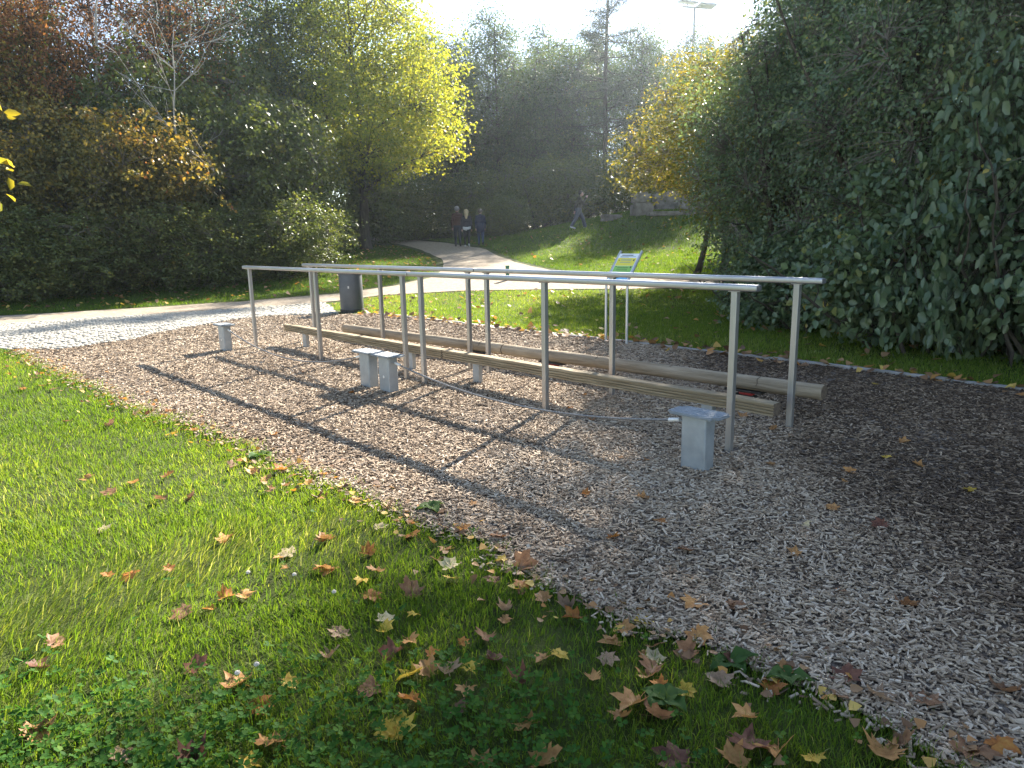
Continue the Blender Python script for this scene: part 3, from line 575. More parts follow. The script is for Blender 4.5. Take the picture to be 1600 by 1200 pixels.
# ------------------------------------------------------------------ people
def cloth(name, c, rough=.85): return surf(name, [(.3, tuple(v * .7 for v in c)), (.7, c)], 6, 6, rough, bump=.01, bscale=9, spec=.2)
SKIN = surf('skin', [(.3, (.42, .26, .19)), (.7, (.50, .32, .24))], 6, 4, .55); EYE = flat('eye dark', (.03, .02, .02))
def person(label, loc, rz, h, mats, stride=.16, arm=.16, lean=0.0, long_coat=False, baggy=1.0, hair='short', headdrop=0.0, phone=False, hem=None):
    """mats: top, legs, shoes, hair ; local +y is forward"""
    o = thing('person', label, 'person', loc, rz); caps = []        # (p0, p1, r0, r1, mat)
    TOP, LEG, SHOE, SK, HAIR, EY, HEM = range(7)
    def c(p0, p1, r0, r1, m): caps.append((np.array(p0, float), np.array(p1, float), r0, r1, m))
    hipz, shz = .50, .80; ly = lambda z: lean * max(0, z - hipz)
    for sx, ph in ((-1, 1), (1, -1)):
        hip = (sx * .052, 0, hipz); fy_ = ph * stride; kn = (sx * .056, fy_ * .55 + .025, .275 + .01 * (ph < 0)); an = (sx * .058, fy_, .05 + (.035 if ph < 0 else 0)); b = baggy
        c(hip, kn, .060 * b, .042 * b, LEG); c(kn, (an[0], an[1], an[2] + .015), .041 * b, .029 * b * b, LEG)
        toe = (an[0] + sx * .008, an[1] + .085, .018 if ph > 0 else .020); heel = (an[0], an[1] - .025, an[2] - .022)
        c(heel, toe, .024, .019, SHOE); c(an, heel, .024, .024, SHOE)
        sh = (sx * .098, ly(shz), shz - .012); aa = -ph * arm
        if phone and sx > 0: el = (sx * .125, ly(.64) + .06, .655); wr = (sx * .05, ly(.8) + .15, .80)
        else: el = (sx * .128, ly(.64) + aa * .45 - .02, .635); wr = (sx * .125, ly(.5) + aa + .03, .485)
        c(sh, el, .040, .033, TOP); c(el, wr, .033, .024, TOP)
        wv = np.array(wr); dv = wv - np.array(el); dv /= np.linalg.norm(dv); pm = wv + dv * .045; c(wv, pm, .017, .022, SK)
        sd = np.array((0, 1., 0)) if abs(dv[1]) < .8 else np.array((0, 0, 1.)); inn = np.array((-sx * .5, 0, 0))
        for k, ll in enumerate((.040, .048, .045, .036)):
            b0 = pm + sd * (.017 - k * .0115); b1 = b0 + dv * ll * .6; b2 = b1 + (dv + inn) * ll * .45; c(b0, b1, .0062, .0058, SK); c(b1, b2, .0058, .005, SK)
        t0_ = wv + dv * .014 + sd * .016; c(t0_, t0_ + (dv * .6 + sd * .8) * .032, .0075, .0065, SK)
    c((-.04, 0, hipz + .01), (.04, 0, hipz + .01), .072, .072, LEG if not long_coat else TOP)
    c((-.035, ly(.62), .60), (.035, ly(.62), .60), .074, .074, TOP); c((-.048, ly(.72), .70), (.048, ly(.72), .70), .074, .074, TOP)
    c((-.03, ly(.6), .55), (.03, ly(.6), .55), .075, .075, TOP); c((-.075, ly(shz), shz - .022), (.075, ly(shz), shz - .022), .052, .052, TOP)
    c((0, ly(shz), shz), (0, ly(shz), .845), .05, .034, TOP)
    if long_coat:
        for x in (-.035, .035): c((x, 0, .55), (x * 1.3, 0, .41), .078, .074, TOP)
    if hem is not None:
        c((-.040, 0, .508), (.040, 0, .508), .0755, .0755, HEM)
    hy = ly(.9) + headdrop * .6; hz = .928 - headdrop * .35
    c((0, ly(.84), .84), (0, hy, hz - .03), .031, .031, SK)
    c((0, hy - .006, hz + .012), (0, hy + .006, hz - .012), .058, .052, SK); c((0, hy + .03, hz - .035), (0, hy + .036, hz - .045), .030, .026, SK)
    c((0, hy + .06, hz - .003), (0, hy + .068, hz - .018), .008, .010, SK)
    for sx in (-1, 1): c((sx * .056, hy, hz + .006), (sx * .058, hy - .004, hz - .014), .009, .007, SK); c((sx * .02, hy + .054, hz + .006), (sx * .02, hy + .056, hz + .006), .006, .006, EY)
    V, F, off = [], [], 0
    bm = bmesh.new()
    for p0, p1, r0, r1, m in caps:
        d = Vector(p1 - p0); q = d.normalized().to_track_quat('Z', 'Y').to_matrix().to_4x4() if d.length > 1e-6 else Matrix.Identity(4)
        for p, r in ((p0, r0), (p1, r1)): bmesh.ops.create_uvsphere(bm, u_segments=12, v_segments=8, radius=r * h, matrix=Matrix.Translation(Vector(p) * h) @ q)
        if d.length > 1e-6: bmesh.ops.create_cone(bm, cap_ends=True, segments=12, radius1=r0 * h, radius2=r1 * h, depth=d.length * h, matrix=Matrix.Translation(Vector((p0 + p1) / 2) * h) @ q)
    me = bpy.data.meshes.new('tmp_body'); bm.to_mesh(me); bm.free()
    tmp = bpy.data.objects.new('tmp_body', me); C.objects.link(tmp)
    md = tmp.modifiers.new('r', 'REMESH'); md.mode = 'VOXEL'; md.voxel_size = .0115; sm = tmp.modifiers.new('s', 'SMOOTH'); sm.factor = .5; sm.iterations = 3
    dc = tmp.modifiers.new('d', 'DECIMATE'); dc.ratio = .22
    dg = bpy.context.evaluated_depsgraph_get(); bme = bpy.data.meshes.new_from_object(tmp.evaluated_get(dg)); bpy.data.objects.remove(tmp); bpy.data.meshes.remove(me)
    bme.name = 'body'; bme.materials.clear()
    for m in (mats['top'], mats['legs'], mats['shoes'], SKIN, mats['hair'], EYE, mats.get('hem', mats['top'])): bme.materials.append(m)
    n = len(bme.polygons); ce = np.zeros(n * 3); bme.polygons.foreach_get('center', ce); ce = ce.reshape(-1, 3) / h; best = np.full(n, 9.0); mi = np.zeros(n, np.int32)
    for p0, p1, r0, r1, m in caps:
        d = p1 - p0; t = np.clip(((ce - p0) @ d) / max(d @ d, 1e-9), 0, 1); s = np.linalg.norm(ce - p0 - t[:, None] * d, axis=1) - (r0 + (r1 - r0) * t); k = s < best; best[k] = s[k]; mi[k] = m
    bme.polygons.foreach_set('material_index', mi); bme.polygons.foreach_set('use_smooth', np.ones(n, bool)); link('body', bme, o)
    # hair: a cap that follows the skull, longer for the long-haired walker
    hb = bmesh.new(); bmesh.ops.create_icosphere(hb, subdivisions=3, radius=1.0)
    for v in hb.verts:
        x, y, z = v.co; r = .064 + .004 * float(fbm(x * 3, y * 3 + z * 2, 3, 5))
        if y > .25 and z < .45: r = .050
        if z < -.35 and y > -.2: r = .046
        v.co = Vector((x * r, y * r * 1.06, z * r * 1.02))
        if hair == 'long' and y < .1 and z < .1: v.co += Vector((-x * .012, -.012, min(0, z) * .14 - .03))
        v.co = (v.co + Vector((0, hy - .008, hz + .014))) * h
    hm = bpy.data.meshes.new('hair'); hb.to_mesh(hm); hb.free(); hm.materials.append(mats['hair']); hm.polygons.foreach_set('use_smooth', np.ones(len(hm.polygons), bool)); link('hair', hm, o)
    return o
pz = lambda x, y: (x, y, H(x, y) + .016)
person('man in a brown jacket walking away along the path with two companions', pz(-2.32, 33.2), .05, 1.78, dict(top=cloth('brown jacket', (.085, .042, .032)), legs=cloth('dark jeans', (.025, .032, .045)), shoes=cloth('dark shoes', (.03, .025, .02)), hair=cloth('grey hair', (.30, .28, .26))), .10, .07)
person('person with long blonde hair and dark jacket walking between two companions', pz(-1.88, 32.7), -.02, 1.64, dict(top=cloth('black jacket', (.02, .022, .032)), legs=cloth('black trousers', (.014, .015, .018)), shoes=cloth('pale trainers', (.55, .53, .50)), hair=cloth('blonde hair', (.55, .43, .25)), hem=cloth('white hem', (.6, .6, .6))), .09, .06, hair='long', hem=True)
person('person in a long navy coat and blue jeans walking along the path', pz(-1.27, 32.8), .0, 1.60, dict(top=cloth('navy coat', (.018, .026, .055)), legs=cloth('blue jeans', (.04, .065, .12)), shoes=cloth('dark boots', (.03, .025, .025)), hair=cloth('brown grey hair', (.17, .14, .11))), .07, .05, long_coat=True)
person('person in dark jacket and loose grey trousers striding up the grassy mound', pz(3.15, 33.4), R(-80), 1.70, dict(top=cloth('olive jacket', (.075, .065, .05)), legs=cloth('grey loose trousers', (.10, .105, .125)), shoes=cloth('white trainers', (.6, .6, .6)), hair=cloth('dark hair', (.03, .025, .02))), .20, .10, lean=.12, baggy=1.25, headdrop=.035, phone=True)

# ------------------------------------------------------------------ trees and shrubs
def unit(a): return a / np.maximum(np.linalg.norm(a, axis=-1, keepdims=True), 1e-9)
def leaves_geo(Cn, out, rs, per, spread, size, asp=.62, droop=.5, upb=.6, quad=True, jit=.8):
    """clump centres Cn (n,3) with outward directions -> leaf blades"""
    n = len(Cn); m = n * per; c = np.repeat(Cn, per, 0); o = np.repeat(out, per, 0)
    p = c + rs.normal(0, 1, (m, 3)) * np.array([spread, spread, spread * .62]) + o * rs.uniform(-.6, .9, (m, 1)) * spread
    nm = unit(o * .45 + np.array([0, 0, upb]) + rs.normal(0, jit, (m, 3))); ax = o * .7 + np.array([0, 0, -droop]) + rs.normal(0, .7, (m, 3)); ax = unit(ax - nm * (ax * nm).sum(1, keepdims=True)); bx_ = np.cross(nm, ax)
    s = (size * rs.uniform(.6, 1.25, m))[:, None]; w = s * asp / 2; fold = nm * s * rs.uniform(.02, .16, (m, 1))
    b0 = p - ax * s * .5; t0 = p + ax * s * .5 - nm * s * .08
    if quad:
        V = np.stack([b0, p - bx_ * w + fold, t0, p + bx_ * w + fold], 1).reshape(-1, 3); i = np.arange(m)[:, None] * 4
        return V, [i + np.array([[0, 1, 2]]), i + np.array([[0, 2, 3]])], 4, m
    l1 = p - ax * s * .18 - bx_ * w + fold; l2 = p + ax * s * .20 - bx_ * w * .78 + fold; r1 = p - ax * s * .18 + bx_ * w + fold; r2 = p + ax * s * .20 + bx_ * w * .78 + fold
    V = np.stack([b0, l1, l2, t0, r2, r1], 1).reshape(-1, 3); i = np.arange(m)[:, None] * 6
    return V, [i + np.array([[0, 1, 2, 3]]), i + np.array([[0, 3, 4, 5]])], 6, m

def tubes(paths, n=5):
    """paths: list of (pts (k,3), radii (k)) -> V,F"""
    VV, FF, off = [], [], 0
    th = np.arange(n) * 2 * np.pi / n
    for P, rd in paths:
        P = np.asarray(P, float); k = len(P); t = unit(np.gradient(P, axis=0)); ref = np.where(np.abs(t[:, 2:]) > .9, [[1., 0, 0]], [[0, 0, 1.]]); a = unit(np.cross(t, ref)); b = np.cross(t, a)
        ring = P[:, None] + (a[:, None] * np.cos(th)[None, :, None] + b[:, None] * np.sin(th)[None, :, None]) * np.asarray(rd)[:, None, None]
        VV.append(ring.reshape(-1, 3)); i = np.arange(k - 1)[:, None] * n; j = np.arange(n); q = np.stack([i + j, i + (j + 1) % n, i + n + (j + 1) % n, i + n + j], -1).reshape(-1, 4) + off; FF.append(q); off += k * n
    return np.concatenate(VV), np.concatenate(FF)

def curve(a, b, k, rs, sag, wob):
    u = np.linspace(0, 1, k)[:, None]; P = a + (b - a) * u; P[:, 2] += sag * np.sin(u[:, 0] * np.pi) * np.linalg.norm(b - a); w = rs.normal(0, wob, (k, 3)).cumsum(0); w -= w[0] + (w[-1] - w[0]) * u; return P + w

def crown_points(lobes, n, rs, inner=.35, lump=.28, seed=0):
    w = np.array([l[6] if len(l) > 6 else l[3] * l[4] * l[5] for l in lobes]); k = rs.choice(len(lobes), n, p=w / w.sum()); Lb = np.array([l[:6] for l in lobes])[k]
    d = unit(rs.normal(0, 1, (n, 3))); r = (inner ** 3 + (1 - inner ** 3) * rs.random(n)) ** (1 / 3)
    f = fbm(d[:, 0] * 2.3 + d[:, 2] * 1.9 + k * 7.1, d[:, 1] * 2.3 - d[:, 2] * 1.3, 1.7, seed); r = r * (1 + lump * f) * rs.uniform(.92, 1.06, n)
    return Lb[:, :3] + d * r[:, None] * Lb[:, 3:6], d

def tree_mesh(lobes, trunk, n_cl, per, spread, size, lmat, bmat, seed, asp=.62, droop=.5, upb=.6, quad=True, inner=.35, lump=.28, limbs=26, twigs=.35, tint=(.5, .16, .14), sun_tint=0.0, stems=1, zmin=.15, twr=.006, jit=.8, hz=None, sprays=0, slen=.8, tmat=None):
    """trunk: (height, radius); returns (trunk mesh, crown mesh)"""
    rs = np.random.default_rng(seed); Cn, out = crown_points(lobes, n_cl, rs, inner, lump, seed); k = Cn[:, 2] > zmin; Cn, out = Cn[k], out[k]
    spr = []
    if sprays:
        rad = np.linalg.norm(Cn - Cn.mean(0), axis=1); ok = np.where((rad > np.quantile(rad, .45)) & (Cn[:, 2] > .6))[0]; eC, eO = [], []
        for i in rs.choice(ok, sprays):
            l = slen * rs.uniform(.5, 1.3); dv = unit(out[i] * [1, 1, .5] + np.array([0, 0, .35]) + rs.normal(0, .25, 3)); u = np.linspace(0, 1, 8)[:, None]; Q = Cn[i] + dv * l * u + np.array([0, 0, -.42 * l]) * u ** 2; spr.append(Q)
            for q in Q[1:]: eC.append(q + rs.normal(0, .03, 3)); eO.append(unit(dv + [0, 0, -.4]))
        nC = len(Cn); keep = np.ones(nC, bool)
    V, F, vp, m = leaves_geo(Cn, out, rs, per, spread, size, asp, droop, upb, quad, jit)
    if spr:
        sp = 5; V2, F2, _, m2 = leaves_geo(np.array(eC), np.array(eO), rs, sp, .055, size, asp, droop, upb, quad, jit); F = [np.concatenate([a, b + len(V)]) for a, b in zip(F, F2)]; V = np.concatenate([V, V2])
    ct = tint[0] + tint[1] * fbm(Cn[:, 0] + Cn[:, 2] * .7, Cn[:, 1] - Cn[:, 2] * .5, 1.1, seed) + rs.normal(0, tint[1] * .45, len(Cn))
    if hz: ct = ct + hz[1] * np.clip((Cn[:, 2] - hz[0]) / 3.0, -1, 1)
    lt = np.clip(np.repeat(ct, per) + rs.normal(0, tint[2], m), 0, 1)
    if spr: lt = np.concatenate([lt, np.clip(np.repeat(rs.normal(tint[0] + .12, tint[1] * .6, len(eC)), 5) + rs.normal(0, tint[2], m2), 0, 1)])
    crown = fast_mesh('crown', V, F, {'tint': np.repeat(lt, vp)}, [lmat])
    paths = []; th, tr = trunk; top = np.array([rs.normal(0, .15), rs.normal(0, .15), th]); nodes = []
    for s_ in range(stems):
        b = np.array([0, 0, -.3]) if stems == 1 else np.array([rs.normal(0, .35), rs.normal(0, .35), -.3]); tp = top if stems == 1 else np.array([rs.normal(0, 1.1), rs.normal(0, 1.0), th * rs.uniform(.7, 1)])
        P = curve(b, tp, 12, rs, 0, .035); r = np.linspace(tr, tr * .22, 12); r[0] *= 1.45; r[1] *= 1.12; paths.append((P, r)); nodes += [(P[i], r[i]) for i in range(3, 12)]
    nd = np.array([p for p, _ in nodes]); nr = np.array([r for _, r in nodes])
    tg = Cn[rs.choice(len(Cn), min(limbs, len(Cn)), replace=False)]; lim = []
    for g in tg:
        dd = np.linalg.norm(nd - g, axis=1) + np.abs(nd[:, 2] - (g[2] - np.hypot(g[0] - nd[:, 0], g[1] - nd[:, 1]) * .55)) * 1.2; i = int(np.argmin(dd)); P = curve(nd[i], g, 9, rs, .06, .05); r = np.linspace(min(nr[i] * .62, .07 + tr * .2), .007, 9); paths.append((P, r)); lim.append(P[2:])
    if lim:
        ln = np.concatenate(lim); kk = rs.random(len(Cn)) < twigs
        for g, o_ in zip(Cn[kk], out[kk]):
            i = int(np.argmin(((ln - g) ** 2).sum(1))); paths.append((curve(ln[i], g + o_ * spread * .8, 4, rs, .05, .02), np.linspace(twr * 1.8, twr * .6, 4)))
    for Q in spr: paths.append((Q, np.linspace(twr * 1.6, twr * .5, 8)))
    big = [p for p in paths if p[1][0] > .03]; small = [p for p in paths if p[1][0] <= .03]
    V1, F1 = tubes(big, 8); fs = [F1]; Vs = [V1]
    if small: V2, F2 = tubes(small, 3); fs.append(F2 + len(V1)); Vs.append(V2)
    mi = np.concatenate([np.zeros(len(F1), int)] + ([np.ones(len(F2), int)] if small else []))
    return fast_mesh('trunk', np.concatenate(Vs), fs, mats=[bmat, tmat or bmat], smooth=True, midx=mi), crown

def plant_tree(name, label, cat, loc, meshes, rz=0.0, sc=(1, 1, 1), group=None):
    o = thing(name, label, cat, (loc[0], loc[1], H(loc[0], loc[1])), rz, group); o.scale = sc
    link('trunk', meshes[0], o); link('crown', meshes[1], o); return o

G = lambda *a: list(a)
LM = {}
LM['lime'] = leaf_mat('lime leaf', [(0, (.10, .15, .028)), (.35, (.22, .275, .042)), (.65, (.42, .42, .062)), (.9, (.60, .50, .09)), (1, (.54, .32, .06))], .55, .5, (1.25, 1.15, .4))
LM['dark'] = leaf_mat('dark hedge leaf', [(0, (.060, .084, .030)), (.45, (.120, .150, .048)), (.8, (.20, .205, .058)), (1, (.30, .24, .07))], .42, .42, (1.2, 1.2, .5))
LM['olive'] = leaf_mat('olive brown leaf', [(0, (.062, .070, .024)), (.4, (.125, .125, .036)), (.7, (.26, .205, .048)), (.9, (.40, .27, .058)), (1, (.28, .12, .04))], .4, .5, (1.25, 1.1, .5))
LM['rust'] = leaf_mat('rust leaf', [(0, (.12, .07, .032)), (.4, (.25, .12, .045)), (.75, (.38, .17, .058)), (1, (.46, .27, .08))], .4, .55, (1.2, 1.0, .6))
LM['back'] = leaf_mat('far tree leaf', [(0, (.046, .074, .034)), (.5, (.090, .132, .054)), (.85, (.155, .185, .064)), (1, (.28, .23, .07))], .38, .45, (1.2, 1.2, .5))
LM['shrub'] = leaf_mat('near shrub leaf', [(0, (.062, .100, .058)), (.45, (.122, .178, .092)), (.8, (.20, .245, .115)), (.95, (.30, .29, .09)), (1, (.46, .36, .09))], .40, .36, (1.1, 1.15, .65), spec=.6)
LM['yellow'] = leaf_mat('yellowing leaf', [(0, (.10, .125, .028)), (.35, (.21, .20, .036)), (.7, (.42, .33, .055)), (1, (.55, .38, .06))], .5, .5, (1.2, 1.1, .45))
LM['pine'] = leaf_mat('pine needle', [(0, (.022, .036, .018)), (.5, (.040, .060, .026)), (1, (.075, .092, .036))], .15, .5)

# lime tree by the path
lime = tree_mesh([(-.4, -1.0, 3.3, 2.6, 2.0, .95), (-2.4, -.2, 4.9, 1.4, 1.5, 1.6), (0, 0, 6.4, 3.0, 3.0, 3.9), (.5, -.3, 4.6, 3.5, 3.3, 2.1), (0, 0, 9.3, 2.0, 2.0, 2.4), (2.0, -.6, 6.3, 1.9, 1.7, 2.3), (-1.7, -.3, 6.8, 1.8, 1.7, 2.2), (2.5, -.7, 3.7, 1.3, 1.2, 1.0), (-1.6, -.9, 3.6, 1.5, 1.4, 1.0)],
                 (8.8, .19), 4300, 16, .20, .10, LM['lime'], M['bark'], 71, asp=.82, inner=.45, lump=.2, limbs=40, twigs=.25, tint=(.43, .18, .13), zmin=2.3)
plant_tree('lime_tree', 'broad lime tree with yellow green autumn leaves beside the path', 'tree', (-6.6, 34.0), lime, 0, (1.28, 1.22, 1.2))

# hedge and trees on the left
bushA = tree_mesh([(0, 0, 2.0, 2.6, 2.2, 2.1), (1.0, -.5, 3.3, 1.7, 1.6, 1.5), (-1.2, .2, 3.5, 1.7, 1.6, 1.5), (.3, -.9, 1.1, 2.6, 1.5, 1.2), (1.8, -.3, 2.0, 1.2, 1.3, 1.3)], (3.6, .07), 1700, 14, .17, .125, LM['dark'], M['bark'], 81, asp=.72, inner=.5, limbs=26, stems=5, tint=(.42, .26, .14), zmin=.05, lump=.42, sprays=60, slen=.7, tmat=M['twigbark'])
bushB = tree_mesh([(0, 0, 2.3, 2.9, 2.3, 2.3), (1.5, -.4, 3.6, 2.0, 1.7, 1.3), (-1.6, 0, 4.0, 2.0, 1.7, 1.5), (0, -.8, 1.2, 2.9, 1.6, 1.3), (2.5, -.5, 3.3, 1.3, 1.2, .8)], (4.2, .08), 1900, 14, .18, .12, LM['olive'], M['bark'], 82, asp=.66, inner=.5, limbs=30, stems=5, tint=(.46, .24, .13), zmin=.05, hz=(2.6, .24), lump=.4, sprays=70, slen=.8, tmat=M['twigbark'])
treeD = tree_mesh([(0, 0, 7.0, 2.6, 2.4, 4.0), (.6, -.4, 9.5, 2.0, 2.0, 3.2), (-1.0, -.4, 5.5, 2.1, 2.0, 2.2), (1.2, 0, 4.3, 2.0, 1.8, 2.2)], (11.0, .16), 2300, 13, .24, .115, LM['back'], M['bark'], 83, asp=.66, inner=.4, limbs=36, twigs=.4, tint=(.45, .2, .15), zmin=1.2)
treeR = tree_mesh([(0, 0, 6.6, 2.4, 2.2, 2.7), (1.2, -.6, 6.0, 1.9, 1.7, 1.7), (-1.3, -.2, 7.2, 1.8, 1.7, 1.8), (0, 0, 4.4, 2.3, 2.0, 1.5)], (7.6, .13), 1500, 13, .22, .11, LM['rust'], M['bark'], 84, asp=.6, inner=.4, limbs=34, twigs=.6, tint=(.5, .2, .16), zmin=1.6)
treeS = tree_mesh([(0, 0, 7.6, 2.5, 2.3, 3.6), (.9, -.4, 10.0, 1.9, 1.9, 2.2), (-1.1, 0, 6.2, 1.9, 1.8, 2.2)], (10.4, .12), 1150, 9, .26, .105, LM['rust'], M['bark'], 85, asp=.58, inner=.25, limbs=46, twigs=1.0, tint=(.42, .2, .18), zmin=1.8, twr=.008)
treeY = tree_mesh([(0, 0, 5.4, 2.3, 2.1, 2.8), (.9, -.5, 4.2, 1.7, 1.6, 1.6), (-.9, 0, 6.8, 1.7, 1.6, 1.7)], (7.0, .11), 1500, 14, .21, .11, LM['olive'], M['bark'], 86, asp=.62, inner=.4, limbs=30, tint=(.62, .18, .14), zmin=1.0)

HG = 'dark hedge shrubs behind the verge'
for i, (x, y, rz, s, z, lab) in enumerate([(-9.9, 24.9, .3, 1.1, 1.05, 'dark leafy hedge shrub beyond the path, between olive bush and lime tree'), (-8.5, 27.2, 2.2, 1.1, 1.05, 'dark leafy hedge shrub standing beside the lime trunk, in front of it'),
                                          (-11.6, 25.6, 4.0, 1.1, 1.2, 'dark hedge shrub under the bare pale branches'), (-6.4, 38.5, 1.2, .8, .95, 'dark shrub behind the lime trunk by the path bend'), (-10.2, 30.0, 5.0, 1.2, 1.35, 'tall dark shrub in the second row behind the hedge beside the lime'), (-8.6, 35.5, 2.9, 1.2, 1.0, 'dark shrub filling the gap behind the lime tree'), (-16.8, 21.6, 1.0, 1.1, 1.0, 'dark hedge shrub beyond the yellow tree at the hedge end'), (-13.0, 24.6, 3.3, 1.15, 1.25, 'dark hedge shrub behind the large olive bush'), (-17.5, 25.5, .6, 1.3, 1.4, 'tall dark hedge shrub behind the yellow tree')]):
    plant_tree('hedge_shrub', lab, 'shrub', (x, y), bushA, rz, (s, s, s * z), HG)
for x, y, rz, s, z, lab in [(-9.3, 21.7, 1.1, .72, .50, 'low hedge bush at the verge below the bare pale tree'), (-7.3, 23.0, 3.4, .72, .5, 'low hedge bush at the verge nearest the path bend'), (-11.3, 20.5, 4.9, .70, .48, 'low hedge bush at the verge under the large olive bush'), (-13.6, 19.4, .2, .75, .5, 'low hedge bush at the verge towards the yellow tree')]:
    plant_tree('hedge_bush', lab, 'bush', (x, y), bushA, rz, (s, s, s * z / .72), 'low bushes along the verge')
plant_tree('olive_bush', 'large olive brown bush with a sunlit crown edge beside the verge', 'bush', (-12.0, 21.9), bushB, .0, (1.0, 1.0, 1.0))
plant_tree('olive_bush', 'low olive bush at the verge under the yellow tree', 'bush', (-15.2, 21.0), bushB, 2.4, (.9, .9, .8))
plant_tree('autumn_tree', 'rust red autumn tree rising behind the olive bush', 'tree', (-15.2, 24.6), treeR, .4, (1.0, 1.0, 1.05))
plant_tree('autumn_tree', 'sparse brown autumn tree behind the bare pale branches', 'tree', (-12.1, 28.2), treeS, 1.3, (1.1, 1.1, 1.1))
plant_tree('autumn_tree', 'sparse brown autumn tree next to the pale leaning trunk', 'tree', (-15.5, 29.0), treeS, 4.1, (1.1, 1.1, 1.05))
plant_tree('yellow_tree', 'yellow green tree at the end of the hedge above the low bush', 'tree', (-16.4, 23.0), treeY, .2, (1.0, 1.0, 1.05))
plant_tree('green_tree', 'tall bright green tree behind the rust red tree', 'tree', (-21.5, 31.0), treeD, .9, (1.2, 1.2, 1.05))
plant_tree('green_tree', 'tall dark green tree directly behind the lime tree', 'tree', (-10.2, 33.5), treeD, 2.1, (1.1, 1.1, 1.12))
plant_tree('green_tree', 'tall dark green tree between the lime crown and the bare pale tree', 'tree', (-13.6, 34.5), treeD, 3.6, (1.15, 1.15, 1.05))

# bare pale branches in front of the hedge, pale leaning trunk
def bare_tree(name, label, loc, h, r, n1, seed, lean=(0, 0), spread=1.0, low=.3):
    rs = np.random.default_rng(seed); paths = []; top = np.array([lean[0], lean[1], h]); P = curve(np.array([0, 0, -.3]), top, 14, rs, 0, .06); rd = np.linspace(r, r * .15, 14); paths.append((P, rd))
    for i in range(n1):
        k = rs.integers(int(14 * low), 13); a = rs.uniform(0, 6.28); l = rs.uniform(.8, 2.2) * spread; e = P[k] + np.array([np.cos(a) * l, np.sin(a) * l * .7, l * rs.uniform(.3, 1.0)]); Q = curve(P[k], e, 8, rs, -.05, .04); paths.append((Q, np.linspace(max(rd[k] * .5, .014), .005, 8)))
        for _ in range(4):
            k2 = rs.integers(2, 8); e2 = Q[k2] + unit(e - P[k]) * l * .3 + rs.normal(0, .25, 3) * l * .6; paths.append((curve(Q[k2], e2, 5, rs, -.04, .03), np.linspace(.009, .003, 5)))
    V, F = tubes(paths, 6); o = tag(link(name, fast_mesh(name, V, [F], mats=[M['palebark']], smooth=True), None, (loc[0], loc[1], H(*loc))), label, 'tree'); return o
bare_tree('bare_tree', 'leafless pale tree with spreading twigs above the hedge', (-10.1, 23.0), 7.4, .055, 17, 91, (.4, -.2), 1.1, .45)
bare_tree('birch_tree', 'pale leaning tree trunk beside the rust red tree', (-13.4, 24.4), 9.8, .10, 8, 92, (.9, .2), .8, .5)

# backdrop across the path
bk = 'trees closing the view beyond the path'
treeM = tree_mesh([(0, 0, 7.6, 2.1, 1.9, 4.4), (.6, 0, 10.0, 1.5, 1.5, 2.6), (-.9, 0, 6.0, 1.7, 1.6, 2.6), (1.0, -.3, 4.6, 1.6, 1.5, 2.2)], (11.4, .14), 1450, 12, .27, .14, LM['back'], M['bark'], 101, asp=.62, inner=.2, limbs=40, twigs=.7, tint=(.42, .2, .15), zmin=1.2, twr=.009)
treeM2 = tree_mesh([(0, 0, 6.6, 2.4, 2.1, 3.4), (-.8, 0, 8.9, 1.5, 1.5, 2.4), (1.2, 0, 8.2, 1.5, 1.4, 2.4), (.2, 0, 3.9, 2.0, 1.8, 2.0)], (10.2, .13), 1450, 12, .27, .14, LM['back'], M['bark'], 102, asp=.62, inner=.2, limbs=40, twigs=.7, tint=(.50, .2, .15), zmin=1.0, twr=.009)
for x, y, ms, rz, s, z, lab in [(-5.6, 47, treeM, .3, 1.0, .98, 'tall backdrop tree beyond the path bend behind the three walkers'), (-3.0, 45, treeM2, 1.4, 1.0, .98, 'backdrop tree rising behind the walker with blonde hair'), (-.6, 47, treeM, 2.6, 1.05, 1.02, 'backdrop tree with a pointed top behind the person in navy coat'),
                               (1.7, 45, treeM2, 4.0, .95, .98, 'backdrop tree between the walkers and the tall pine'), (3.9, 47, treeM2, 5.2, 1.0, 1.05, 'backdrop tree just beside the tall pine, leaning towards the walkers'), (8.6, 48, treeM, 1.9, 1.0, 1.0, 'backdrop tree on the mound side of the tall pine'), (11.5, 46, treeM2, 3.1, 1.0, .95, 'backdrop tree behind the boulders on the mound'), (15.0, 48, treeM, 4.4, 1.0, .95, 'backdrop tree in front of the floodlight mast'), (9.6, 40.2, treeM2, .5, .95, .74, 'tree on the mound crest casting shade on the slope'),
                               (.4, 52, treeM2, .2, 1.05, 1.0, 'second row backdrop tree seen between two pointed crowns'), (2.9, 53, treeM, 3.3, 1.1, 1.0, 'second row backdrop tree on the walkers side of the pine'), (6.3, 52, treeM2, 1.0, 1.1, 1.08, 'second row backdrop tree standing behind the tall pine'), (9.9, 53, treeM2, 5.5, 1.1, 1.05, 'second row backdrop tree behind the stacked stone blocks'), (13.2, 54, treeM, .9, 1.1, 1.0, 'second row backdrop tree beside the floodlight mast'), (-4.2, 52, treeM2, 2.7, 1.1, 1.05, 'second row backdrop tree above the three walkers'),
                               (-9.0, 45, treeM2, .8, 1.05, 1.0, 'backdrop tree behind the lime beside the path bend')]:
    plant_tree('backdrop_tree', lab, 'tree', (x, y), ms, rz, (s, s, z * s), bk)
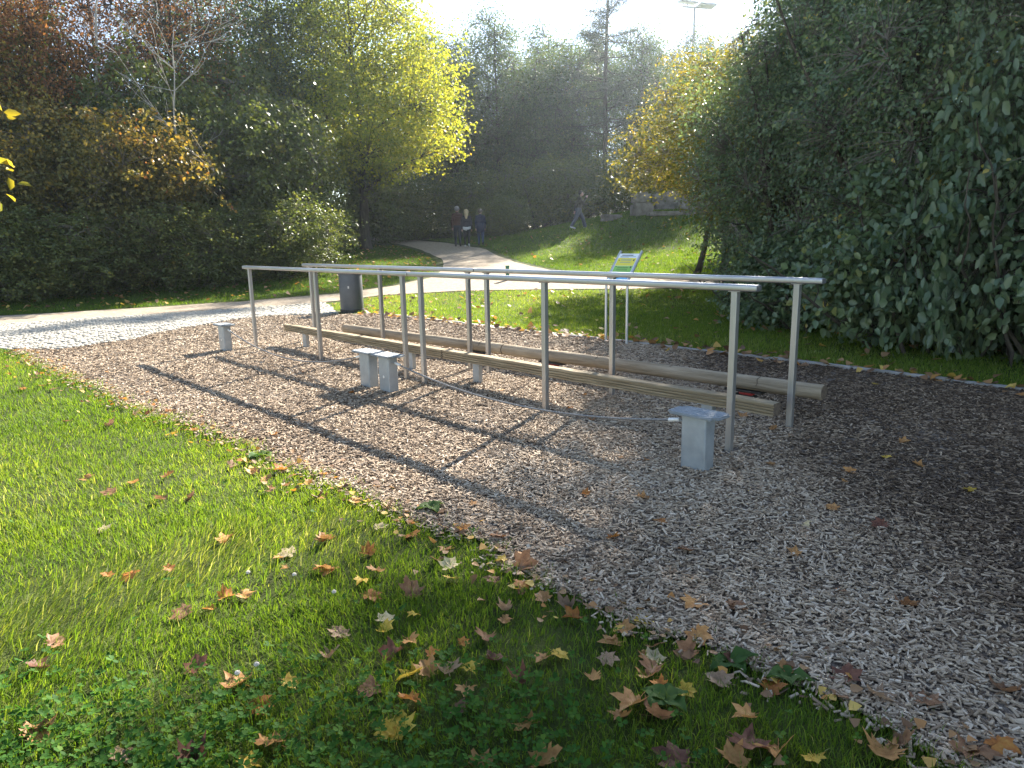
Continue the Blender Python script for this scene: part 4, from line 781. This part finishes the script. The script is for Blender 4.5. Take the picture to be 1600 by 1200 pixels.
for x, y, rz, s, z, lab in [(-4.6, 40.5, .5, .9, .7, 'dark low shrub where the path bends out of sight'), (-1.6, 41.5, 1.6, .9, .8, 'dark shrub beyond the path, behind the person in the navy coat'), (1.3, 40.0, 3.0, 1.0, .75, 'dark shrub between the walkers and the person on the mound'), (4.0, 40.5, 4.4, 1.0, .7, 'dark shrub behind the person on the mound'), (-.3, 37.6, 5.4, .65, .62, 'small dark shrub at the foot of the mound'), (6.6, 42.0, .9, 1.0, .75, 'dark shrub under the tall pine'), (9.4, 43.5, 2.4, 1.1, .9, 'dark shrub behind the big rounded boulder'), (12.8, 42.0, 3.7, 1.2, 1.0, 'dark shrub on the mound top under the backdrop trees'), (-7.2, 43.5, 5.1, 1.1, 1.1, 'dark shrub at the outside of the path bend'), (-2.8, 50.0, 4.2, 1.3, 1.2, 'big dark shrub filling the gap behind the walkers'), (2.6, 49.0, 1.3, 1.3, 1.2, 'big dark shrub filling the gap beside the pine trunk')]:
    plant_tree('backdrop_shrub', lab, 'shrub', (x, y), bushA, rz, (s, s, s * z), 'dark shrubs under the backdrop trees')

# tall pine
def pine():
    rs = np.random.default_rng(111); h = 18.5; P = curve(np.array([0, 0, -.3]), np.array([.2, 0, h]), 18, rs, 0, .03); paths = [(P, np.linspace(.19, .025, 18))]; cl, od = [], []
    for i in range(86):
        z = rs.uniform(5.0, h); f = (h - z) / (h - 5); l = (.5 + 2.3 * f ** .8) * rs.uniform(.5, 1.15); a = rs.uniform(0, 6.28); b = np.array([.2 * z / h, 0, z]); e = b + np.array([np.cos(a) * l, np.sin(a) * l, l * rs.uniform(-.05, .35)]); Q = curve(b, e, 8, rs, -.04, .03); paths.append((Q, np.linspace(.035, .008, 8)))
        for q in Q[3:]:
            for _ in range(5): v = rs.normal(0, 1, 3) * [.22, .22, .12]; cl.append(q + v); od.append(unit(v + (e - b) * .25))
    V, F = tubes(paths, 6); tm = fast_mesh('trunk', V, [F], mats=[M['bark']], smooth=True)
    V, F, vp, m = leaves_geo(np.array(cl), np.array(od), rs, 14, .13, .15, .16, .1, .3, True, 1.0)
    return tm, fast_mesh('crown', V, F, {'tint': np.repeat(rs.beta(2, 2, m), vp)}, [LM['pine']])
plant_tree('pine_tree', 'tall thin pine overtopping the other trees beyond the mound', 'tree', (5.7, 44.0), pine(), 0)

# right-hand thicket
shA = tree_mesh([(0, 0, 2.6, 2.1, 2.0, 2.6), (.4, -.3, 4.6, 1.8, 1.7, 2.2), (-.7, -.5, 3.4, 1.5, 1.4, 1.8), (.3, -.7, 1.2, 2.1, 1.5, 1.25), (-.2, 0, 6.0, 1.3, 1.3, 1.3)], (6.0, .07), 4700, 13, .15, .066, LM['shrub'], M['bark'], 121, asp=.58, quad=False, inner=.42, lump=.45, limbs=60, twigs=.55, stems=6, tint=(.42, .24, .16), zmin=.05, twr=.0055, sprays=150, slen=.95, tmat=M['twigbark'])
shB = tree_mesh([(0, 0, 2.9, 2.2, 2.0, 2.9), (-.5, -.4, 5.2, 1.7, 1.6, 2.0), (.9, -.4, 4.0, 1.5, 1.4, 1.8), (-.4, -.7, 1.2, 2.2, 1.5, 1.25)], (6.6, .08), 3900, 13, .155, .074, LM['shrub'], M['bark'], 122, asp=.55, quad=False, inner=.42, lump=.45, limbs=60, twigs=.55, stems=5, tint=(.48, .24, .16), zmin=.05, twr=.0055, sprays=110, slen=.95, tmat=M['twigbark'])
shY = tree_mesh([(0, 0, 4.2, 2.1, 2.0, 2.2), (-1.3, -.4, 3.4, 1.4, 1.3, 1.5), (.2, 0, 5.6, 1.4, 1.4, 1.3), (-1.9, -.5, 3.1, .9, .9, .7), (.5, -.3, 3.2, 1.5, 1.4, 1.2)], (5.6, .08), 1900, 12, .18, .085, LM['yellow'], M['bark'], 123, asp=.6, inner=.3, limbs=44, twigs=.8, stems=3, tint=(.30, .2, .15), zmin=2.5, twr=.006, sprays=60, slen=.9, tmat=M['twigbark'])
shG = tree_mesh([(0, 0, 4.0, 1.9, 1.8, 2.4), (-.9, -.4, 3.2, 1.3, 1.2, 1.5), (.2, 0, 5.8, 1.3, 1.3, 1.4), (-.6, 0, 4.9, 1.3, 1.2, 1.2), (.3, -.3, 2.0, 1.5, 1.4, 1.3)], (5.8, .07), 2300, 12, .16, .075, LM['yellow'], M['bark'], 125, asp=.6, inner=.3, limbs=44, twigs=.8, stems=3, tint=(.16, .16, .13), zmin=.5, twr=.006, sprays=80, slen=.9, tmat=M['twigbark'])
shL = tree_mesh([(0, 0, .8, 1.0, .9, .8), (.6, -.2, .6, .8, .7, .6), (-.6, 0, .65, .8, .75, .65), (0, 0, 1.5, .7, .6, .6)], (1.6, .03), 520, 13, .11, .105, LM['shrub'], M['bark'], 124, asp=.68, quad=False, inner=.4, limbs=20, twigs=.6, stems=6, tint=(.50, .18, .15), zmin=.03, twr=.004)
for x, y, rz, s, z, lab in [(5.15, 9.75, .3, 1.0, 1.15, 'low broad leaved bush in front of the thicket opposite the log end'), (6.3, 8.0, 1.7, 1.05, 1.3, 'low broad leaved bush with yellow sprigs near the kerb'), (4.75, 11.5, 2.9, .85, .9, 'low bush at the thicket foot behind the handrail end'), (4.6, 13.1, 4.2, .8, .9, 'low bush at the thicket foot beyond the information board'), (7.4, 6.4, 5.3, 1.1, 1.4, 'low broad leaved bush where the thicket meets the kerb'), (5.75, 9.0, 3.6, .9, 1.9, 'upright leafy bush between two low bushes near the kerb')]:
    plant_tree('low_bush', lab, 'bush', (x, y), shL, rz, (s, s, s * z), 'low bushes along the thicket foot')
SG = 'tall dense shrubs of the thicket beside the kerb'
for x, y, ms, rz, s, z, lab in [(6.4, 11.2, shA, .2, 1.0, 1.08, 'tall dense green shrub of the thicket opposite the log end'), (8.2, 8.9, shB, 1.1, 1.0, 1.05, 'tall dense shrub of the thicket where the kerb leaves towards the viewer'), (5.6, 14.1, shB, 2.6, .95, .98, 'tall dense shrub of the thicket facing the information board'),
                               (8.0, 16.8, shA, 3.9, 1.15, 1.5, 'tall dense shrub in the second row of the thicket, behind the one facing the board'), (9.3, 13.2, shB, 5.0, 1.15, 1.25, 'tallest dense shrub in the second row of the thicket'), (11.0, 10.0, shA, 1.9, 1.1, 1.2, 'dense shrub deep in the thicket behind the kerb end'), (8.8, 20.0, shB, .4, 1.1, 1.15, 'dense shrub of the thicket next to the yellowing tree'), (10.6, 5.2, shA, 2.9, 1.0, 1.0, 'dense shrub at the near end of the thicket')]:
    plant_tree('thicket_shrub', lab, 'shrub', (x, y), ms, rz, (s, s, s * z), SG)
plant_tree('yellowing_tree', 'loose small tree with pale yellow leaves at the thicket end', 'tree', (6.3, 22.0), shY, 0, (1.2, 1.2, .98))
plant_tree('yellowing_tree', 'loose pale green small tree between the thicket and the yellow leaved tree', 'tree', (6.0, 17.8), shG, .5, (1.1, 1.1, .84))
plant_tree('yellowing_tree', 'loose yellow green small tree behind the stones on the mound', 'tree', (9.8, 27.5), shY, 2.2, (1.2, 1.2, 1.0))

# ------------------------------------------------------------------ fallen maple leaves
def maple_geo(rs, curl):
    tips = [(-150, .40), (-95, .72), (-42, .92), (0, 1.0), (42, .92), (95, .72), (150, .40)]; pts_ = []
    for i, (a, r) in enumerate(tips):
        r *= rs.uniform(.9, 1.08); a += rs.normal(0, 3)
        pts_ += [(a - 17, r * .74), (a - 9, r * .80), (a, r), (a + 9, r * .79), (a + 17, r * .72)]
        if i < 6: pts_.append(((a + tips[i + 1][0]) / 2, min(r, tips[i + 1][1]) * .68))
    pts_.append((180, .10)); n = len(pts_)
    P = np.array([(r * math.sin(R(a)), r * math.cos(R(a))) for a, r in pts_]); V2 = np.concatenate([[[0, 0]], P * .5, P]) * .5; V2[:, 1] += -.05
    x, y = V2[:, 0], V2[:, 1]; ph = rs.uniform(0, 6.28, 3)
    z = curl * (.9 * x * x * 1.6 + .55 * np.abs(y) ** 1.6 * (1 if rs.random() < .7 else -1) + .10 * np.sin(7 * x + ph[0]) + .10 * np.sin(6 * y + ph[1])) + .02 * np.sin(14 * x + ph[2]) - .035 * np.exp(-(x / .03) ** 2)
    z = z - np.quantile(z, .2)
    F4 = np.array([[1 + i, 1 + n + i, 1 + n + (i + 1) % n, 1 + (i + 1) % n] for i in range(n)]); F3 = np.array([[0, 1 + i, 1 + (i + 1) % n] for i in range(n)])
    st = np.array([(-.008, -.05, .01), (.008, -.05, .01), (.02, -.33, .05), (.008, -.33, .05)]); k = len(V2)
    return np.concatenate([np.c_[x, y, z], st]), [F3, np.concatenate([F4, [[k, k + 1, k + 2, k + 3]]])]
def leafm(name, a, b, c, tr=.35):
    m, t, p, out = new_mat(name); tcn = t.nodes.new('ShaderNodeTexCoord'); n = N(t, 'ShaderNodeTexNoise', Scale=5.0, Detail=7.0, Roughness=.65); oi = t.nodes.new('ShaderNodeObjectInfo'); ad = N(t, 'ShaderNodeVectorMath', operation='ADD')
    t.links.new(tcn.outputs['Object'], ad.inputs[0]); t.links.new(oi.outputs['Location'], ad.inputs[1]); t.links.new(ad.outputs[0], n.inputs['Vector'])
    r = ramp(t, [(.32, a), (.5, b), (.70, c)]); t.links.new(n.outputs['Fac'], r.inputs[0])
    hs = N(t, 'ShaderNodeHueSaturation'); mr = N(t, 'ShaderNodeMapRange'); mr.inputs[3].default_value = .75; mr.inputs[4].default_value = 1.25; t.links.new(oi.outputs['Random'], mr.inputs[0]); t.links.new(mr.outputs[0], hs.inputs['Value']); t.links.new(r.outputs[0], hs.inputs['Color'])
    t.links.new(hs.outputs[0], p.inputs['Base Color']); p.inputs['Roughness'].default_value = .6; p.inputs['Specular IOR Level'].default_value = .3
    tr_ = t.nodes.new('ShaderNodeBsdfTranslucent'); t.links.new(hs.outputs[0], tr_.inputs[0]); ms = N(t, 'ShaderNodeMixShader'); ms.inputs[0].default_value = tr; t.links.new(p.outputs[0], ms.inputs[1]); t.links.new(tr_.outputs[0], ms.inputs[2]); t.links.new(ms.outputs[0], out.inputs[0])
    return m
FM = {'t': leafm('dry tan leaf', (.30, .135, .042), (.43, .215, .072), (.52, .30, .115)), 'b': leafm('dry brown leaf', (.13, .06, .03), (.25, .125, .06), (.34, .20, .11)), 'y': leafm('yellow leaf', (.42, .23, .03), (.60, .40, .05), (.68, .50, .10), .4),
      'o': leafm('orange leaf', (.26, .085, .022), (.42, .16, .035), (.52, .27, .06), .4), 'd': leafm('dark red brown leaf', (.08, .03, .018), (.14, .055, .032), (.21, .095, .055)), 'g': leafm('grey brown leaf', (.19, .115, .065), (.29, .185, .11), (.37, .255, .165)), 'p': leafm('pale straw leaf', (.40, .30, .15), (.56, .45, .25), (.64, .54, .33))}
CN = {'t': 'tan', 'b': 'brown', 'y': 'yellow', 'o': 'orange', 'd': 'dark red brown', 'g': 'grey brown', 'p': 'pale straw coloured'}
rs = np.random.default_rng(131); MV = {}
for k in FM: MV[k] = [(c, fast_mesh('maple_leaf', *maple_geo(rs, c), mats=[FM[k]])) for c in ((.15, .35, .6, .9) if k in 'yop' else (.3, .55, .85, 1.15))]
LEAVES = "-3.96,6.20,b,10 -3.46,6.01,b,13 -2.85,4.59,t,11 -2.53,4.31,b,12 -2.47,4.48,t,9 -1.97,4.18,b,10 -2.26,3.72,p,9 -1.51,3.53,t,13 -1.13,3.37,p,12 -1.81,3.15,o,11 -1.65,3.20,o,7 -1.92,3.15,o,7 -1.40,2.79,b,12 -1.28,2.93,o,9 -1.20,2.93,t,10 -0.93,3.18,o,9 -0.87,3.16,t,11 -1.58,4.71,o,12 -1.96,4.80,b,9 -1.53,4.29,b,9 -1.01,3.52,t,10 -0.73,3.34,o,9 -0.65,3.13,t,10 -1.82,2.57,b,9 -1.79,2.42,d,11 -1.18,2.39,d,11 -0.98,2.28,t,12 -0.88,2.16,o,12 -0.81,2.28,y,9 -0.70,2.60,g,11 -0.70,2.45,g,8 -1.54,2.03,t,13 -0.76,1.97,t,12 -1.21,1.92,g,12 -0.98,1.89,d,11 -0.80,1.88,y,10 -0.43,2.02,y,9 -1.25,4.58,t,9 -0.98,3.51,t,11 -0.87,4.07,y,8 -0.74,3.68,p,10 -0.54,3.56,o,12 -0.74,3.36,o,9 -0.89,3.17,t,12 -0.70,3.05,y,9 -0.64,2.91,o,12 -0.46,2.92,b,13 -0.54,2.70,p,9 -0.53,2.63,y,9 -0.70,2.60,g,10 -0.42,2.73,y,7 -0.42,2.54,t,10 -0.46,2.44,d,12 -0.32,2.44,o,7 -0.37,2.32,y,13 -0.32,2.34,t,10 -0.25,2.34,g,11 -0.18,2.35,y,8 -0.51,2.25,b,12 -0.21,2.52,o,6 -0.12,2.54,b,10 -0.05,2.68,t,7 -0.08,2.40,d,11 0.01,2.26,d,9 -0.18,2.23,t,9 -0.20,2.12,b,9 -0.36,2.17,o,11 -0.38,2.02,y,15 0.10,2.41,t,9 0.15,2.43,y,9 0.03,2.04,t,10 0.24,2.68,o,11 -0.04,2.76,g,9 0.21,2.77,g,10 0.03,2.98,o,10 -0.31,3.18,p,11 -0.29,3.06,y,9 0.03,3.15,b,14 -0.07,3.51,b,13 -0.28,3.62,t,10 -0.06,3.23,y,8 0.27,2.28,t,8 0.50,2.66,y,12 0.42,2.60,t,11 0.37,2.49,t,11 0.33,2.40,g,10 0.50,2.39,p,10 0.47,2.28,t,10 0.49,2.22,o,7 0.57,2.20,y,8 0.39,2.13,t,14 0.44,2.06,b,13 0.34,2.06,t,9 0.08,1.88,t,12 0.47,1.86,d,14 -0.12,1.86,t,10 0.75,2.78,t,13 0.70,2.53,t,12 0.64,2.42,b,11 0.52,2.46,b,9 0.79,3.68,o,9 0.85,3.29,b,11 1.78,3.80,t,10 1.54,3.59,p,7 1.93,3.56,d,12 2.16,4.44,t,11 2.85,5.06,t,10 2.56,4.74,y,8 2.71,4.05,y,9 0.91,2.75,b,11 0.48,2.31,b,10 0.71,2.24,g,12 0.74,2.05,t,10 0.69,1.92,d,16 0.78,1.90,t,14 0.63,1.86,t,11 1.09,1.87,t,15 0.87,1.86,y,9 1.36,1.88,b,15 1.45,1.90,o,12 0.86,2.21,o,10 1.14,2.24,d,13 1.20,2.14,g,12 1.34,2.11,b,12 1.16,1.91,b,11 1.61,2.73,b,11 1.63,2.15,b,12 2.66,4.52,t,9 1.73,4.60,t,8 1.94,5.90,t,11 0.92,4.77,o,9 0.76,4.03,t,9 0.50,3.47,o,9 0.67,5.89,o,8 0.53,6.34,o,8 2.84,6.86,t,8 3.67,7.09,y,9 1.34,3.23,t,9 2.44,6.89,t,9"
items = [(float(a), float(b), c, float(s) / 100) for a, b, c, s in (i.split(',') for i in LEAVES.split())]
big = len(items)
ej = np.array([p for p in edge_j if p[1] > 1.4])
for k in range(80):                                     # more along the lawn edge
    e = ej[rs.integers(len(ej))]; p = e + rs.normal(0, .22, 2) + np.array([-.08, -.05]); items.append((p[0], p[1], 'tbbogdty'[rs.integers(8)], rs.uniform(.045, .10)))
for k in range(26):
    p = (rs.uniform(-2.5, 3.2), rs.uniform(2.2, 8.5)); items.append((p[0], p[1], 'tbbgto'[rs.integers(6)], rs.uniform(.045, .09)))
items = [i for i in items if i[1] > 1.2]
in_lawn = inside(np.array([i[:2] for i in items]), LAWN_A)
edn = np.array(edge_j)
for i, (x, y, c, s) in enumerate(items):
    vi = rs.integers(4); cu, me = MV[c][vi]; o = link('maple_leaf', me); lw = bool(in_lawn[i]); o.scale = (s * 1.25,) * 3
    near_e = np.min(np.hypot(edn[:, 0] - x, edn[:, 1] - y)) < .22
    z = (.020 if lw else .022) + rs.uniform(0, .008); o.location = (x, y, z); o.rotation_euler = (rs.normal(0, .16 if lw else .10), rs.normal(0, .16 if lw else .10), rs.uniform(0, 6.28))
    where = 'caught along the lawn edge' if near_e else ('lying in the grass' if lw else 'lying on the wood chips'); st_ = 'flat' if vi == 0 else ('slightly curled' if vi == 1 else ('curled' if vi == 2 else 'tightly curled'))
    sz = 'large ' if s > .125 else ('small ' if s < .075 else '')
    lab = f'{sz}{st_} {CN[c]} maple leaf {where}'; tag(o, lab, 'leaf', f'{sz}{st_} {CN[c]} leaves {where}')

# small leaf litter on the far lawns: uncountable
def litter(name, pts_, label, seed, size):
    rs = np.random.default_rng(seed); n = len(pts_); a = rs.uniform(0, 6.28, n); s = size * rs.uniform(.6, 1.4, n); base = np.array([(0, -.6, 0), (.35, -.1, .12), (.55, .45, .05), (0, .6, .0), (-.55, .4, .16), (-.35, -.15, .05)])
    X = base[None, :, 0] * np.cos(a)[:, None] - base[None, :, 1] * np.sin(a)[:, None]; Y = base[None, :, 0] * np.sin(a)[:, None] + base[None, :, 1] * np.cos(a)[:, None]; tl_ = rs.normal(0, .35, (n, 2)); Z = base[None, :, 2] + X * tl_[:, :1] + Y * tl_[:, 1:] + .3
    c = np.c_[pts_, Hn(pts_[:, 0], pts_[:, 1]) + .025]; V = (np.stack([X, Y, Z], -1) * s[:, None, None] + c[:, None]).reshape(-1, 3); i = np.arange(n)[:, None] * 6
    me = fast_mesh(name, V, [i + np.array([[0, 1, 2, 3]]), i + np.array([[0, 3, 4, 5]])], {'tint': np.repeat(rs.random(n), 6)}, [LM['litter']]); return tag(link(name, me), label, 'leaf litter', kind='stuff')
LM['litter'] = leaf_mat('leaf litter', [(0, (.10, .05, .028)), (.35, (.24, .13, .06)), (.6, (.36, .22, .11)), (.8, (.46, .20, .05)), (1, (.58, .42, .10))], .3, .6)
rs = np.random.default_rng(141); B = scatter(LAWN_B, [(6, 24, 7)], rs, 44); k = rs.random(len(B)) < np.clip(.35 + .6 * fbm(B[:, 0], B[:, 1], .8, 3) + .6 * (B[:, 0] < -.5), .08, 1)
kb = np.repeat(np.array(densify(KERB, .25, 0, False)), 7, 0); kb = kb + rs.normal(0, .16, kb.shape); litter('leaf_litter', np.concatenate([B[k], kb[kb[:, 1] > 4]]), 'scattered small dry leaves on the lawn beyond the kerb', 142, .075)
Vg = scatter(VERGE, [(14, 40, 7)], rs, 44); Mo = scatter(MOUND, [(20, 36, 1.6)], rs, 44); litter('leaf_litter', np.concatenate([Vg, Mo]), 'scattered small dry leaves on verge and mound', 143, .085)

ee = np.repeat(np.array([p for p in edge_j if p[1] > 1.3]), 9, 0); ee = ee + rs.normal(0, .13, ee.shape) + np.array([-.03, -.02]); litter('leaf_litter', ee, 'small torn leaf scraps gathered along the lawn edge', 144, .028)
# ------------------------------------------------------------------ broad-leaved weeds and clover flowers
M['weed'] = leaf_mat('weed leaf', [(0, (.04, .09, .022)), (.5, (.075, .14, .035)), (1, (.14, .19, .06))], .4, .65, spec=.15)
def weed(x, y, n, size, seed, label):
    rs = np.random.default_rng(seed); o = thing('broadleaf_weed', label, 'weed', (x, y, 0), 0, 'broad leaved weeds in the lawn')
    for k in range(n):
        a = k * 2 * math.pi / n + rs.normal(0, .3); L_ = size * rs.uniform(.7, 1.15); w = L_ * .36; xs = np.linspace(0, 1, 8); VV = []
        for u in xs:
            wd = w * math.sin(math.pi * min(1, (.06 + .94 * u)) ** .8) * (1 + .10 * math.sin(u * 19 + k)); zz = L_ * (.62 * u - .66 * u * u) * .8 + .016
            for v in (-1, -.45, 0, .45, 1): VV.append((L_ * u, v * wd, zz + abs(v) * wd * .35 + .006 * math.sin(9 * u + 4 * v + k)))
        F = [[i * 5 + j, i * 5 + j + 1, i * 5 + j + 6, i * 5 + j + 5] for i in range(7) for j in range(4)]; V = np.array(VV)
        me = fast_mesh('leaf', V, [np.array(F)], {'tint': np.full(len(V), rs.uniform(.15, .9))}, [M['weed']], smooth=True); l = link('leaf', me, o); l.rotation_euler = (0, rs.normal(-.08, .15), a)
for x, y, n, s, sd, lab in ((.78, 2.36, 5, .095, 1, 'broad leaved weed at the chip edge with long lobed leaves'), (.50, 2.15, 5, .10, 2, 'bluish broad leaved weed in the shaded grass'), (-.48, 3.95, 5, .11, 3, 'small broad leaved weed among yellow leaves at the lawn edge'), (-1.85, 5.05, 5, .12, 4, 'pale broad leaved weed on the sunny lawn edge'), (.95, 2.26, 4, .085, 5, 'flattened broad leaved weed half on the chips')): weed(x, y, n, s, sd, lab)
petal = flat('clover flower', (.62, .58, .52), .8)
for i, (x, y) in enumerate(((-.98, 2.27), (-.93, 2.32), (-1.22, 3.05), (-1.0, 3.02), (-.78, 2.85))):
    o = thing('clover_flower', 'white clover flower head standing in the near lawn', 'flower', (x, y, 0), i, 'white clover flowers'); MB().tube([(0, 0, -.01), (.004, 0, .04), (.002, .003, .07)], .001, 5).build('stem', M['clover'], o)
    m = MB()
    for k in range(26):
        u = k / 25; ph = k * 2.4; r = .0085 * math.sin(math.acos(1 - 1.7 * u)); z = .074 + .008 * (1 - 1.7 * u); m.cyl((r * .4 * math.cos(ph), r * .4 * math.sin(ph), .074), (r * 1.15 * math.cos(ph), r * 1.15 * math.sin(ph), z), .0012, .0022, 5)
    m.build('flower_head', petal, o)

# young tree at the left edge whose low branch reaches into view
yt = thing('young_tree', 'young tree with yellow leaves whose branch hangs over the lawn', 'tree', (-4.60, 5.0, 0))
rs = np.random.default_rng(151); Pt = curve(np.array([0, 0, -.2]), np.array([.1, .1, 3.6]), 12, rs, 0, .02); pa = [(Pt, np.linspace(.045, .012, 12))]; Cn, od = [], []
for e in ((1.32, -.20, 1.90), (1.28, -.10, 2.06), (1.20, -.25, 1.78), (.9, .4, 2.5), (.7, -.4, 2.7), (-.8, .3, 2.6), (.3, .8, 2.9), (-.5, -.6, 2.9), (.2, .2, 3.5), (1.0, .1, 2.35)):
    e = np.array(e); b = Pt[5 + int(rs.integers(3))] if e[2] < 2.2 else Pt[7 + int(rs.integers(4))]; Q = curve(b, e, 8, rs, .04, .015); pa.append((Q, np.linspace(.014, .003, 8))); dq = unit(e - b)
    for q in Q[4:]: Cn.append(q); od.append(unit(dq + np.array([0, 0, -.1])))
V, F = tubes(pa, 6); link('trunk', fast_mesh('trunk', V, [F], mats=[M['bark']], smooth=True), yt)
V, F, vp, m = leaves_geo(np.array(Cn), np.array(od), rs, 5, .07, .105, .5, .25, .5, False, .6); link('crown', fast_mesh('crown', V, F, {'tint': np.repeat(np.clip(rs.normal(.5, .2, m), 0, 1), vp)}, [LM['yellow']]), yt)

# ------------------------------------------------------------------ thin volume added to imitate lens glare towards the sun
hm = bpy.data.materials.new('glare_haze'); hm.use_nodes = True; ht = hm.node_tree; ht.nodes.clear(); ho = ht.nodes.new('ShaderNodeOutputMaterial'); hv = ht.nodes.new('ShaderNodeVolumePrincipled')
hv.inputs['Density'].default_value = 0.0006; hv.inputs['Color'].default_value = (.78, .89, 1.0, 1); hv.inputs['Anisotropy'].default_value = 0.78
ht.links.new(hv.outputs[0], ho.inputs['Volume'])
tag(MB().box((0, 40, 11), (150, 130, 25)).build('glare_haze', hm), kind='stuff')
